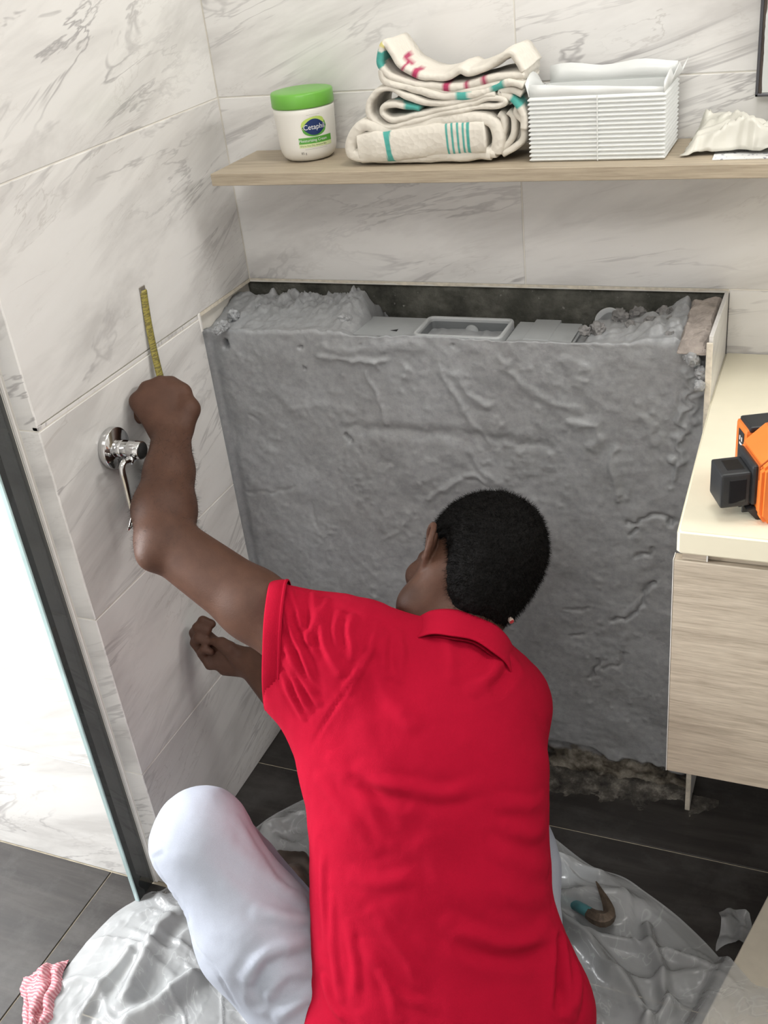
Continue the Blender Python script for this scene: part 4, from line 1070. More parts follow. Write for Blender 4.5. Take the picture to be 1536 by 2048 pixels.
def project(V):
    q = (V - CAM_C) @ CAM_R.T
    return 768 + F_PX * q[:, 0] / q[:, 2], 1024 + F_PX * q[:, 1] / q[:, 2], q[:, 2]
def surf_pts(V, N, pix):
    """points of a polyline picked on the camera side of a surface"""
    px_, py_, dp = project(V); vis = ((V - CAM_C) * N).sum(1) < 0
    out_ = []
    for (a, b) in pix:
        d = np.hypot(px_ - a, py_ - b) + np.where(vis, 0, 1e4); i = np.argsort(d)[:12]; i = i[np.argmin(dp[i])]; out_.append(V[i])
    return np.array(out_)

# ------------------------------------------------------------------ the man: pose
def nrm(v): v = np.array(v, float); return v / np.linalg.norm(v)
RGT, DWN, FWD = CAM_R
C = cpt
S_L, E_L, W_L = C(692, 1342, 1.560), C(330, 1082, 1.625), C(343, 872, 1.742)
S_R, E_R, W_R = C(1008, 1405, 1.610), C(705, 1545, 1.800), C(506, 1328, 1.955)
torso = [(890, 2180, 1.535, .175, .120), (876, 2030, 1.545, .172, .118), (864, 1860, 1.555, .163, .110), (857, 1700, 1.562, .157, .108),
         (853, 1560, 1.566, .156, .110), (850, 1440, 1.572, .154, .106), (858, 1350, 1.580, .132, .090)]
HIP_L, KNEE_L, ANK_L = C(690, 2060, 1.60), C(402, 1672, 1.590), at(610, 1850, 2, 0.075)
HIP_R, KNEE_R, ANK_R = C(985, 2010, 1.62), C(992, 1668, 1.80), at(985, 1790, 2, 0.075)
NB, NT_ = C(903, 1290, 1.592), C(930, 1205, 1.63)
HC = C(957, 1124, 1.630)
_yaw = math.radians(14)
h_l = np.array([-.86, -.45, -.25]); h_u = np.array([.46, -.82, .34]); h_l = nrm(h_l); h_u = nrm(h_u - h_l * (h_u @ h_l)); h_f = np.cross(h_l, h_u)
h_f, h_l = h_f * math.cos(_yaw) + h_l * math.sin(_yaw), h_l * math.cos(_yaw) - h_f * math.sin(_yaw)
Hl, Hu, Hf = [CAM_R.T @ v for v in (h_l, h_u, h_f)]
def hp_(l, f, u): return HC + Hl * l + Hf * f + Hu * u
HX = [Hl, Hf, Hu]

def build_body():
    B = Field((-0.01, -1.20, -0.02), (0.98, -0.38, 0.98), 0.0034)
    # trunk
    T = [(C(a, b, d), w, t) for a, b, d, w, t in torso]
    for (c0, a0, b0), (c1, a1, b1) in zip(T[:-1], T[1:]): B.seg(c0, c1, RGT, RGT, a0 - .016, a1 - .016, b0 - .016, b1 - .016, 0.03)
    B.cone(C(800, 1370, 1.58), S_L, 0.075, 0.056, 0.04); B.cone(C(930, 1400, 1.60), S_R, 0.075, 0.054, 0.04)
    # left arm
    B.chain([S_L, S_L * .5 + E_L * .5, E_L], [.056, .0515, .0440], 0.02)
    m1 = E_L * .72 + W_L * .28 - RGT * 0.004; m2 = E_L * .35 + W_L * .65
    B.chain([E_L, m1, m2, W_L], [.0440, .0485, .0385, .0315], 0.015)
    B.cone(C(303, 1112, 1.60), C(318, 1092, 1.61), .021, .030, 0.018)
    # left hand: back of the hand fans from the wrist to four knuckles
    KN = [C(346, 783, 1.768), C(322, 770, 1.770), C(296, 779, 1.768), C(276, 801, 1.762)]
    KR = [.0125, .0128, .0122, .0110]
    for kp, kr in zip(KN, KR):
        B.cone(W_L * .80 + kp * .20 + FWD * .002, kp, .0215, kr + .0025, 0.014)
    B.seg(C(338, 850, 1.752), C(312, 796, 1.768), nrm(RGT + DWN * .35), nrm(RGT + DWN * .45), .034, .041, .017, .015, 0.015)
    for i, (kp, kr) in enumerate(zip(KN, KR)):
        d1 = nrm(-RGT * (.10 + .10 * i) - DWN * (.30 - .10 * i) + FWD * .9); d2 = nrm(DWN * .75 + FWD * .35 + RGT * .15); d3 = nrm(DWN * .7 - FWD * .55 + RGT * .35)
        L = (.036, .038, .036, .029)[i]
        p1 = kp + d1 * L; p2 = p1 + d2 * L * .72; p3 = p2 + d3 * L * .5
        B.chain([kp, p1, p2, p3], [kr + .0012, kr - .001, kr - .002, kr - .003], 0.005)
    B.chain([C(366, 856, 1.745), C(379, 818, 1.752), C(366, 784, 1.768), C(343, 763, 1.782)], [.0185, .0165, .0125, .0098], 0.010)
    # right arm and hand
    B.chain([S_R, S_R * .5 + E_R * .5, E_R], [.054, .049, .042], 0.02)
    B.chain([E_R, E_R * .7 + W_R * .3, W_R], [.042, .0445, .0285], 0.012)
    B.seg(W_R, C(448, 1316, 1.985), nrm(RGT * .3 + DWN), nrm(RGT * .25 + DWN), .027, .034, .021, .0165, 0.012)
    KR_ = [C(420, 1278, 1.995), C(411, 1295, 1.995), C(411, 1313, 1.990), C(420, 1329, 1.982)]
    for i, kp in enumerate(KR_):
        kr = (.0108, .0112, .0106, .0096)[i]; L = (.031, .034, .032, .026)[i]
        B.cone(C(452, 1308 + 7 * i - 6, 1.982), kp, .0135, kr + .001, 0.008)
        p1 = kp + nrm(-RGT * .55 - DWN * .75 - FWD * .05) * L; p2 = p1 + nrm(RGT * .35 - DWN * .5 - FWD * .75) * L * .7; p3 = p2 + nrm(RGT * .9 + DWN * .3 - FWD * .15) * L * .6
        B.chain([kp, p1, p2, p3], [kr, kr - .0008, kr - .0015, kr - .0025], 0.003)
    B.chain([C(478, 1316, 1.955), C(458, 1298, 1.952), C(443, 1287, 1.955), C(430, 1283, 1.962)], [.0165, .0135, .0108, .0085], 0.007)
    # legs and feet (under the trousers)
    for Hh, K, A, tip in ((HIP_L, KNEE_L, ANK_L, at(572, 1702, 2, 0.028)), (HIP_R, KNEE_R, ANK_R, ANK_R + np.array([-0.03, 0.16, -0.045]))):
        B.chain([Hh, K], [.064, .048], 0.03); B.chain([K, K * .6 + A * .4, A], [.048, .044, .034], 0.02)
        heel = A - nrm(tip - A) * 0.045; heel[2] = 0.035
        ball = A * .35 + tip * .65; ball[2] = 0.030
        B.cone(A, heel, .034, .030, 0.02); B.cone(A, ball, .034, .026, 0.02); B.cone(heel, ball, .028, .026, 0.02)
        side = nrm(np.cross(tip - A, [0, 0, 1]))
        for j in range(5):
            b0 = ball + side * (j - 2) * 0.016; t0 = tip + side * (j - 2) * 0.014 - nrm(tip - A) * abs(j - 1) * 0.006; t0[2] = 0.020
            B.chain([b0, t0], [.016, .0105 if j != 1 else .012], 0.006)
    # neck and head
    B.cone(NB, NT_, .058, .057, 0.03)
    B.cone(C(918, 1300, 1.590), hp_(0, -.050, -.03), .035, .040, 0.04)
    B.ell(hp_(0, -.010, .016), HX, (.0755, .0950, .0860), 0.02)
    B.ell(hp_(0, .026, -.045), HX, (.0715, .0660, .0790), 0.03)
    for s in (1, -1):
        B.chain([hp_(.062 * s, -.002, -.052), hp_(.060 * s, .026, -.100), hp_(.022 * s, .074, -.124)], [.021, .022, .021], 0.03)
        B.ell(hp_(.042 * s, .072, -.046), HX, (.026, .018, .022), 0.02)          # cheek
        B.ell(hp_(.030 * s, .077, -.012), HX, (.024, .013, .012), 0.015)          # brow
        B.ell(hp_(.031 * s, .092, -.026), HX, (.015, .010, .010), 0.006, 'sub')   # eye socket
        B.ell(hp_(.031 * s, .080, -.026), HX, (.012, .011, .011), 0.003)
        # ear: rim, shell, lobe
        el = lambda a, b, c: hp_(s * (.0745 + a * (1.25 if s > 0 else .25)), (.010 if s > 0 else -.004) + b, -.026 + c)
        rim = [el(.003, .016, .008), el(.007, .016, .024), el(.013, .009, .034), el(.018, -.002, .038), el(.0215, -.013, .035), el(.0235, -.021, .024), el(.0235, -.023, .009), el(.0195, -.019, -.007), el(.0125, -.010, -.020), el(.006, .000, -.028), el(.003, .008, -.024), el(.002, .011, -.016)]
        rim = catmull(rim, 3)
        B.chain(list(rim), [.0043] * len(rim), 0.004, 0.003)
        B.ell(el(.0085, -.004, .004), [nrm(Hl * s * .8 + Hf * .6), nrm(Hf * .8 - Hl * s * .6), Hu], (.0048, .020, .029), 0.004)
        B.ell(el(.0145, -.004, .006), [nrm(Hl * s * .8 + Hf * .6), nrm(Hf * .8 - Hl * s * .6), Hu], (.0055, .013, .020), 0.003, 'sub')
        B.cone(el(.007, .008, .000), el(.007, .010, -.008), .0045, .0045, 0.004)
    B.ell(hp_(0, .082, -.118), HX, (.024, .018, .020), 0.02)
    B.chain([hp_(0, .090, -.022), hp_(0, .102, -.054)], [.009, .0130], 0.012)
    for s in (1, -1): B.ell(hp_(.011 * s, .095, -.058), HX, (.008, .009, .007), 0.005)
    B.chain([hp_(-.020, .088, -.083), hp_(0, .098, -.082), hp_(.020, .088, -.083)], [.005, .0075, .005], 0.006)
    B.chain([hp_(-.018, .087, -.092), hp_(0, .097, -.093), hp_(.018, .087, -.092)], [.005, .0075, .005], 0.006)
    return B
M_SKIN = None
def m_skin():
    t = NT('brown_skin'); v = t.coord('Object'); a = t.n('VertexColor'); a.layer_name = 'Col'
    n = t.noise(v, 26, 5, 0.6); c = t.mix(0.28, a.outputs['Color'], t.ramp(n, [(0.35, (0.045, 0.020, 0.012)), (0.68, (0.13, 0.066, 0.044))]))
    t.set(Base_Color=c, Roughness=0.56, Subsurface_Weight=0.05, Subsurface_Radius=(0.01, 0.004, 0.002), Specular_IOR_Level=0.3)
    t.bump(t.noise(v, 420, 4, 0.6), 0.5, 0.0008); return t.m
M_SKIN = m_skin()
_B = build_body()
V, Q = _B.mesh(); V = relax(V, Q, 2, 0.45)
base_skin = np.array([0.080, 0.036, 0.022])
col = np.tile(base_skin, (len(V), 1))
# darker stubble along the jaw
hv = np.c_[(V - HC) @ Hl, (V - HC) @ Hf, (V - HC) @ Hu]
jaw = np.clip((-.062 - hv[:, 2]) / .03, 0, 1) * np.clip((hv[:, 1] + .01) / .02, 0, 1) * (np.linalg.norm(hv, axis=1) < .18)
col = col * (1 - 0.4 * jaw[:, None])
# feet grey with dust
foot = np.clip((0.075 - V[:, 2]) / 0.02, 0, 1); col = col * (1 - foot[:, None]) + np.array([0.11, 0.095, 0.08]) * foot[:, None] * (0.75 + 0.5 * vnoise(V * 60, 3)[:, None])
person = fastmesh('person', V, Q, M_SKIN, None, True, col)
tag(person, 'crouching man in red polo shirt and pale trousers, back to camera, measuring the wall', 'person')

# fine dark hair on the left forearm
def arm_hair():
    rs = np.random.RandomState(9); N = vnormals(V, Q); ax = W_L - E_L; L2 = ax @ ax
    t = ((V - E_L) @ ax) / L2; d = np.linalg.norm(V - E_L - t[:, None] * ax, axis=1)
    cand = np.where((t > -.15) & (t < .95) & (d < .06))[0]; ii = rs.choice(cand, 3600)
    td = N[ii] * .45 + ax / math.sqrt(L2) * .5 + DWN * .5 + rs.normal(0, .35, (len(ii), 3)); td /= np.linalg.norm(td, axis=1)[:, None]
    ln = rs.uniform(.004, .0095, len(ii)); wd = np.cross(td, rs.normal(0, 1, (len(ii), 3))); wd /= np.linalg.norm(wd, axis=1)[:, None]
    p0 = V[ii]; e = p0 + td * ln[:, None]
    return np.stack([p0 - wd * .00011, p0 + wd * .00011, e + wd * .00003, e - wd * .00003], 1).reshape(-1, 3)
_ah = arm_hair(); _o = fastmesh('arm_hair', _ah, np.arange(len(_ah)).reshape(-1, 4), plain('dark_arm_hair', (.012, .009, .007), .7), person, False); _o['kind'] = 'stuff'

# ------------------------------------------------------------------ hair
def build_hair():
    Hh = Field(HC - 0.16, HC + 0.16, 0.0030)
    Hh.ell(hp_(0, -.010, .017), HX, (.0835, .1035, .0955), 0.02)
    Hh.ell(hp_(0, -.040, -.040), HX, (.062, .050, .068), 0.03)       # nape
    # clear the face and the sides in front of the ears
    Hh.ell(hp_(0, .100, -.070), HX, (.110, .085, .105), 0.012, 'sub')
    Hh.ell(hp_(0, .135, .000), HX, (.080, .060, .060), 0.012, 'sub')
    for s in (1, -1):
        Hh.ell(hp_(.088 * s, .004, -.055), HX, (.034, .033, .058), 0.008, 'sub')
        Hh.ell(hp_(.105 * s, .004, -.022), HX, (.033, .032, .042), 0.008, 'sub')
    Hh.plane(hp_(0, -.05, -.098), nrm(-Hu - Hf * .25), HC - .16, HC + .16)
    return Hh.mesh()
V, Q = build_hair(); V = relax(V, Q, 2, .5); N = vnormals(V, Q)
V = V + N * (0.0022 * fbm(V * 60, 3, 81) + 0.0016 * fbm(V * 190, 2, 82))[:, None]
def m_hair():
    t = NT('black_hair'); v = t.coord('Object'); n = t.noise(v, 220, 3, .6)
    t.set(Base_Color=t.ramp(n, [(.3, (.0016, .0015, .0014)), (.7, (.006, .0053, .005))]), Roughness=.6, Specular_IOR_Level=.08); t.bump(n, .8, .003); return t.m
M_HAIR = m_hair()
hair = fastmesh('hair', V, Q, M_HAIR, person)
hair['label'] = 'short black hair'
# short strands: tapered slivers standing off the cap and thinning towards the nape
rs = np.random.RandomState(2)
N = vnormals(V, Q); ii = rs.randint(0, len(V), 26000)
tdir = N[ii] * 0.75 - Hu * 0.35 + Hf * 0.15 + rs.normal(0, .35, (len(ii), 3)); tdir /= np.linalg.norm(tdir, axis=1)[:, None]
ln = rs.uniform(.005, .0105, len(ii)); wd = np.cross(tdir, rs.normal(0, 1, (len(ii), 3))); wd /= np.linalg.norm(wd, axis=1)[:, None]
p0 = V[ii] - N[ii] * .001; sv = np.stack([p0 - wd * .00028, p0 + wd * .00028, p0 + tdir * ln[:, None] + wd * .00006, p0 + tdir * ln[:, None] - wd * .00006], 1).reshape(-1, 3)
st = fastmesh('hair_strands', sv, np.arange(len(sv)).reshape(-1, 4), M_HAIR, person, False); st['kind'] = 'stuff'

# ------------------------------------------------------------------ cloth helpers
def folds(V, Q, specs, amp_scale=1.0, it=1):
    N = vnormals(V, Q); D = np.zeros(len(V))
    for pix, amp, w in specs:
        L = surf_pts(V, N, pix); L = catmull(L, 5) if len(L) > 2 else L
        lo = L.min(0) - 4 * w; hi = L.max(0) + 4 * w; m = np.all((V > lo) & (V < hi), axis=1)
        if not m.any(): continue
        seglen = np.linalg.norm(np.diff(L, axis=0), axis=1).sum()
        d = polydist(V[m], L)
        # fade towards both ends
        t0 = np.linalg.norm(V[m] - L[0], axis=1); t1 = np.linalg.norm(V[m] - L[-1], axis=1)
        fade = np.clip(np.minimum(t0 + w * .7, t1 + w * .7) / (0.18 * seglen + w), 0, 1)
        x = d / w
        D[m] += amp * amp_scale * fade * (np.exp(-x * x) - 0.35 * np.exp(-((x - 1.6) / .8) ** 2))
    return V + N * D[:, None]

# ------------------------------------------------------------------ shirt
def build_shirt():
    S = Field((0.20, -1.22, 0.02), (0.98, -0.44, 0.86), 0.0042)
    T = [(C(a, b, d), w, t) for a, b, d, w, t in shirt_sec]
    for (c0, a0, b0), (c1, a1, b1) in zip(T[:-1], T[1:]): S.seg(c0, c1, RGT, RGT, a0, a1, b0, b1, 0.03, p=2.3)
    # shoulders
    S.seg(C(880, 1358, 1.575), C(700, 1342, 1.565), nrm(DWN), nrm(DWN), .070, .088, .068, .070, 0.04)
    S.cone(C(930, 1360, 1.60), S_R + DWN * .004 - RGT * .012, .080, .062, 0.05)
    # left sleeve, wide and open
    S.seg(C(700, 1336, 1.560), C(520, 1281, 1.575), nrm(DWN + RGT * .05), nrm(DWN + RGT * .02), .099, .0900, .078, .066, 0.05)
    S.seg(C(622, 1400, 1.56), C(695, 1500, 1.555), nrm(DWN * .6 - RGT * .8), nrm(DWN * .6 - RGT * .8), .046, .068, .045, .06, 0.045)
    # right sleeve to the hidden arm
    S.seg(S_R, S_R * .55 + E_R * .45, nrm(DWN), nrm(DWN), .066, .062, .062, .058, 0.04)
    # loose tail at the right hip
    S.ell(C(1108, 1968, 1.530), [nrm(RGT * .5 + DWN * .86), nrm(RGT * .86 - DWN * .5), FWD], (.090, .046, .062), 0.03)
    S.ell(C(1085, 1880, 1.535), [nrm(RGT * .4 + DWN * .9), nrm(RGT * .9 - DWN * .4), FWD], (.075, .028, .055), 0.03)
    S.ell(C(655, 2045, 1.55), [RGT, DWN, FWD], (.035, .05, .07), 0.03)
    # cut the sleeve and hollow it
    o = C(538, 1284, 1.575); nn = nrm(-RGT - DWN * .035 + FWD * .02)
    S.plane(o, nn, C(538, 1284, 1.575) - .14, C(538, 1284, 1.575) + .14)
    S.seg(C(620, 1312, 1.566), C(500, 1274, 1.577), nrm(DWN), nrm(DWN), .082, .076, .056, .056, 0.0, 'sub')
    # neck opening
    S.ell(C(915, 1240, 1.605), [nrm(RGT + DWN * .2), nrm(FWD * .6 - DWN * .8), nrm(FWD * .8 + DWN * .6)], (.060, .042, .060), 0.006, 'sub')
    return S
shirt_sec = [(898, 2200, 1.535, .196, .132), (884, 2060, 1.545, .190, .130), (868, 1930, 1.553, .1735, .124), (862, 1800, 1.558, .1690, .121), (857, 1680, 1.563, .1680, .121),
             (853, 1560, 1.566, .1700, .122), (852, 1460, 1.572, .1695, .118), (868, 1395, 1.580, .145, .094), (900, 1350, 1.582, .100, .072)]
V, Q = build_shirt().mesh(); V = relax(V, Q, 3, .5)
SHF = [([(572, 1200), (586, 1260), (600, 1305), (628, 1380)], .0055, .0055), ([(577, 1172), (588, 1212), (604, 1245)], .0055, .0055),
       ([(626, 1182), (628, 1235), (616, 1275)], .0060, .0065), ([(652, 1195), (641, 1240), (652, 1292), (676, 1340)], .0050, .0065),
       ([(707, 1229), (698, 1265), (704, 1308)], .0045, .007), ([(762, 1244), (748, 1282), (728, 1315), (690, 1370)], .0050, .007),
       ([(566, 1280), (585, 1330), (604, 1364), (633, 1408)], .0048, .0055), ([(572, 1325), (592, 1380), (614, 1424)], .0042, .0055),
       ([(562, 1352), (580, 1400), (600, 1440)], .0035, .005), ([(680, 1222), (668, 1260), (676, 1300)], .0030, .006), ([(604, 1190), (608, 1250), (625, 1310)], .0035, .005),
       ([(775, 1262), (768, 1300), (778, 1340)], .0040, .007), ([(800, 1262), (806, 1300), (800, 1345)], .0030, .008),
       ([(723, 1530), (755, 1557), (810, 1576), (890, 1584), (960, 1575)], .0038, .010), ([(700, 1560), (740, 1585), (800, 1600)], -.0025, .010),
       ([(755, 1338), (773, 1384), (819, 1434)], .0035, .012), ([(690, 1420), (740, 1500), (800, 1620)], .0020, .018),
       ([(884, 1262), (900, 1300), (905, 1345)], .0030, .009), ([(1000, 1310), (985, 1345), (950, 1370)], .0045, .010), ([(1030, 1330), (1000, 1375)], -.004, .010),
       ([(1092, 1600), (1060, 1612), (1010, 1608)], .0032, .010), ([(1092, 1660), (1065, 1668), (1020, 1660)], .0030, .010), ([(1096, 1730), (1060, 1725), (1000, 1700)], .0030, .012),
       ([(1100, 1790), (1060, 1800), (1000, 1790)], .0025, .012), ([(910, 1850), (1000, 1882), (1060, 1885), (1106, 1862)], .0042, .012), ([(940, 1890), (1020, 1920), (1090, 1905)], -.0040, .012),
       ([(1126, 1880), (1132, 1940), (1128, 2010)], -.0100, .008), ([(1150, 1910), (1160, 1960), (1150, 2030)], .0050, .009),
       ([(655, 1800), (660, 1880), (672, 1990)], .0030, .007), ([(690, 1850), (705, 1930), (700, 2000)], .0028, .007), ([(720, 1890), (760, 1950), (790, 2030)], .0028, .008),
       ([(740, 1830), (800, 1900), (830, 1960)], .0025, .009), ([(640, 1700), (640, 1800), (648, 1900)], .0028, .007), ([(635, 1560), (690, 1640), (740, 1690)], .0022, .010),
       ([(660, 1520), (720, 1600), (770, 1690)], .0018, .010), ([(760, 1950), (800, 1990), (860, 2010)], .0020, .007), ([(640, 1960), (660, 2010), (690, 2045)], .0035, .006),
       ([(850, 1700), (900, 1760), (960, 1800)], .0018, .015), ([(700, 1750), (760, 1760), (830, 1740)], .0018, .010)]
V = folds(V, Q, SHF, 1.15)
# shoulder seam: a narrow groove
V = folds(V, Q, [([(758, 1258), (735, 1300), (700, 1358), (660, 1425), (618, 1492)], -.0022, .0032)])
N = vnormals(V, Q)
V = V + N * (0.0022 * fbm(V * 14, 3, 11) + 0.0011 * fbm(V * np.array([45, 45, 30]), 3, 12))[:, None]
def m_cloth(name, colr, var, weave, bstr, rough=.9, sheen=.25, spots=None):
    t = NT(name); v = t.coord('Object'); n = t.noise(v, 9, 5, .6); f = t.noise(v, weave, 2, .5); w = t.noise(v, 60, 4, .6)
    c = t.ramp(n, [(.3, tuple(x * (1 - var) for x in colr)), (.7, tuple(min(1, x * (1 + var)) for x in colr))])
    c = t.mix(.10, c, t.ramp(f, [(.35, tuple(x * .6 for x in colr)), (.65, tuple(min(1, x * 1.5) for x in colr))]))
    t.set(Base_Color=c, Roughness=rough, Specular_IOR_Level=.08, Sheen_Weight=sheen, Sheen_Roughness=.5)
    t.b.inputs['Sheen Tint'].default_value = (*[min(1, x * 1.3 + .1) for x in colr], 1)
    t.bump(t.mix(.4, f, w), bstr, .0012); return t.m
M_RED = m_cloth('red_pique_cotton', (0.365, 0.0045, 0.024), .07, 900, .45, sheen=.04)
shirt = fastmesh('polo_shirt', V, Q, M_RED, person); shirt['label'] = 'short-sleeved red polo shirt'
SV, SQ = V, Q
# ribbed cuff: ring around the sleeve end
def cuff():
    o = C(538, 1289, 1.575); ax = nrm(-RGT - DWN * .035 + FWD * .02); U = nrm(DWN - ax * (DWN @ ax)); W = np.cross(ax, U)
    n = 220; rows = [(0.0260, .0006, 0), (0.0258, .0030, 0), (0.0225, .0034, 1), (0.0205, .0022, 1), (0.0190, .0032, 1), (0.0020, .0030, 1), (-0.0005, .0022, 0), (-0.0008, .0002, 0), (0.004, -.0022, 0), (0.016, -.0022, 0)]
    V = []
    for (al, off, rb) in rows:
        for k in range(n):
            q = 2 * math.pi * k / n; tt = (al / .026)
            a, b = .0925 + .0035 * tt + off, .0715 + .0035 * tt + off
            rib = .00035 * (1 if k % 2 else -1) * rb
            wob = .0016 * math.sin(3 * q + 1) + .001 * math.sin(7 * q)
            V.append(o - ax * al + U * (a + rib + wob) * math.cos(q) + W * (b + rib + wob) * math.sin(q) + RGT * 0.0)
    return mk('cuff', V, grid_faces(len(rows), n, True), M_RED, person, True)
cf_ = cuff()
# collar: folded band around the back of the neck
def collar():
    c = C(908, 1336, 1.562); ax = nrm(CAM_R.T @ np.array([.20, -.62, .75])); U = nrm(CAM_R.T @ np.array([.95, .36, .0])); U = nrm(U - ax * (U @ ax)); W = np.cross(ax, U)
    n = 120; V = []
    prof = [(-.012, -.002), (.010, -.0030), (.030, -.005), (.041, -.0060), (.0455, -.0035), (.0445, .0005), (.038, .0025), (.020, .0045), (-.004, .0070), (-.0125, .0080), (-.0140, .0062), (-.010, .0050), (.010, .0030)]
    for (z, off) in prof:
        for k in range(n):
            q = math.radians(-112 + 224 * k / (n - 1))                # open at the throat
            # q = 0 is the nape, towards the camera
            a, b = .0840 + off, .0750 + off
            e = abs(q) / math.radians(112)
            zz = z * (1 + .15 * e ** 2) - .010 * e ** 2 + .0015 * math.sin(9 * q + 1) * (z < 0)
            V.append(c + ax * zz + U * a * math.sin(q) + W * b * math.cos(q) * SGN)
    return mk('collar', V, grid_faces(len(prof), n), M_RED, person, True)
ax_ = nrm(CAM_R.T @ np.array([.20, -.62, .75])); U_ = nrm(CAM_R.T @ np.array([.95, .36, .0])); U_ = nrm(U_ - ax_ * (U_ @ ax_)); SGN = -1.0 if np.cross(ax_, U_) @ FWD > 0 else 1.0
col_ = collar()

# ------------------------------------------------------------------ trousers
def build_trousers():
    P = Field((0.08, -1.22, 0.0), (0.98, -0.42, 0.62), 0.0046)
    # left leg: thigh, knee, folded shin
    P.seg(C(690, 2060, 1.60), C(515, 1865, 1.585), nrm(RGT - DWN * .9), nrm(RGT - DWN * .9), .103, .086, .102, .086, 0.04)
    P.seg(C(515, 1865, 1.585), C(408, 1682, 1.585), nrm(RGT - DWN * .9), nrm(RGT - DWN * .8), .086, .067, .086, .070, 0.03)
    P.cone(C(398, 1668, 1.588), C(380, 1690, 1.60), .062, .058, 0.03)
    P.cone(KNEE_L + FWD * .03, ANK_L * .85 + KNEE_L * .15, .060, .048, 0.03)
    # right leg
    P.seg(HIP_R + np.array([0, 0, .01]), KNEE_R, RGT, RGT, .105, .074, .10, .074, 0.04)
    P.cone(C(1038, 1725, 1.70), C(1030, 1632, 1.76), .056, .050, 0.04)
    P.cone(C(1058, 1850, 1.62), C(1038, 1725, 1.70), .050, .056, 0.04)
    P.cone(KNEE_R + FWD * .02, ANK_R * .8 + KNEE_R * .2, .070, .055, 0.03)
    # seat
    P.seg(C(760, 2090, 1.58), C(985, 2100, 1.58), nrm(DWN), nrm(DWN), .11, .11, .12, .12, 0.04)
    return P.mesh()
V, Q = build_trousers(); V = relax(V, Q, 3, .5)
PF = [([(640, 1842), (580, 1838), (520, 1826)], .0045, .009), ([(636, 1878), (580, 1888), (530, 1910), (490, 1960)], .0060, .010), ([(632, 1930), (580, 1950), (530, 1990)], .0055, .010),
      ([(628, 1990), (585, 2010), (550, 2040)], .005, .009), ([(610, 1800), (560, 1770), (500, 1700)], .0035, .010), ([(625, 1815), (570, 1800), (500, 1760), (440, 1690)], -.0030, .012),
      ([(560, 1905), (520, 1960), (505, 2010)], -.004, .010), ([(480, 1640), (520, 1700), (560, 1760)], .0028, .009)]
V = folds(V, Q, PF)
V = folds(V, Q, [([(304, 1700), (316, 1750), (340, 1810), (380, 1872), (430, 1948), (480, 2030)], -.0022, .0035), ([(300, 1706), (318, 1700)], .002, .004), ([(322, 1790), (345, 1840)], .003, .006)])
N = vnormals(V, Q); V = V + N * (0.0030 * fbm(V * 11, 3, 15) + 0.0009 * fbm(V * 45, 3, 16))[:, None]
M_PANTS = m_cloth('pale_blue_grey_cotton', (0.39, 0.42, 0.49), .04, 1100, .3, .9, .15)
trousers = fastmesh('trousers', V, Q, M_PANTS, person); trousers['label'] = 'pale blue-grey trousers'
# ------------------------------------------------------------------ tape measure blade in the left hand
def m_tape():
    t = NT('yellow_tape_print'); v = t.coord('Generated'); sep = t.n('SeparateXYZ'); t.l(v, sep.inputs[0])
    def bars(n, duty, axis=2):
        m = t.n('Math', operation='MULTIPLY'); t.l(sep.outputs[axis], m.inputs[0]); m.inputs[1].default_value = n
        fr = t.n('Math', operation='FRACT'); t.l(m.outputs[0], fr.inputs[0]); c = t.n('Math', operation='LESS_THAN'); t.l(fr.outputs[0], c.inputs[0]); c.inputs[1].default_value = duty; return c.outputs[0]
    nz = t.ramp(t.noise(t.coord('Generated', (1, 1, 30)), 3, 2), [(.5, 0.0), (.54, .8)])
    c = t.mix(bars(90, .3), (0.40, 0.34, 0.07), (0.10, 0.09, 0.03)); c = t.mix(nz, c, (0.12, 0.10, 0.035))
    t.set(Base_Color=c, Roughness=.4); return t.m
ta, tb = at(288, 580, 0, 0.0045), at(331, 790, 0, 0.022)
TV = []; nn = 60
wdir = nrm(np.array([0.30, 1.0, 0.0]))
for i in range(nn):
    t = i / (nn - 1); p = ta + (tb - ta) * t; p[0] = 0.0035 + 0.0185 * t ** 2
    for j in range(7):
        w = (j / 6 - .5); TV.append(p + wdir * w * 0.0145 * (0.8 if i == 0 else 1) + np.array([.0022 * (1 - 4 * w * w), 0, 0]))
tp = empty('tape_measure', tb); tag(tp, 'yellow steel tape measure blade held up against the left wall', 'tape measure')
tpb = mk('blade', TV, grid_faces(nn, 7), m_tape(), None, True)
md = tpb.modifiers.new('thickness', 'SOLIDIFY'); md.thickness = .0006
hk = box('hook', 0.0008, 0.0026, ta[1] - .0075, ta[1] + .0075, ta[2] - 0.004, ta[2] + 0.006, plain('tape_hook_metal', (.42, .38, .33), .4, .8), None, .0004, 1)
adopt(tp, tpb, hk)

# ------------------------------------------------------------------ pencil behind the right ear
pe = C(1024, 1244, 1.560); pd = nrm(CAM_R.T @ np.array([-.42, -.62, .66]))
pn = empty('pencil', pe); tag(pn, 'cream pencil with red end tucked behind the right ear', 'pencil')
Mp = Matrix.Translation(Vector(pe)) @ Vector(pd).to_track_quat('Z', 'Y').to_matrix().to_4x4()
adopt(pn, lathe('barrel', [(0, .0008), (.0042, .0008), (.0042, .120), (.0015, .132), (0, .134)], plain('cream_pencil_paint', (.62, .50, .42), .45), None, 8, Mp, False),
      lathe('red_core', [(0, 0), (.0036, 0), (.0036, .0012), (0, .0012)], plain('red_pencil_core', (.45, .03, .04), .6), None, 8, Mp, False))

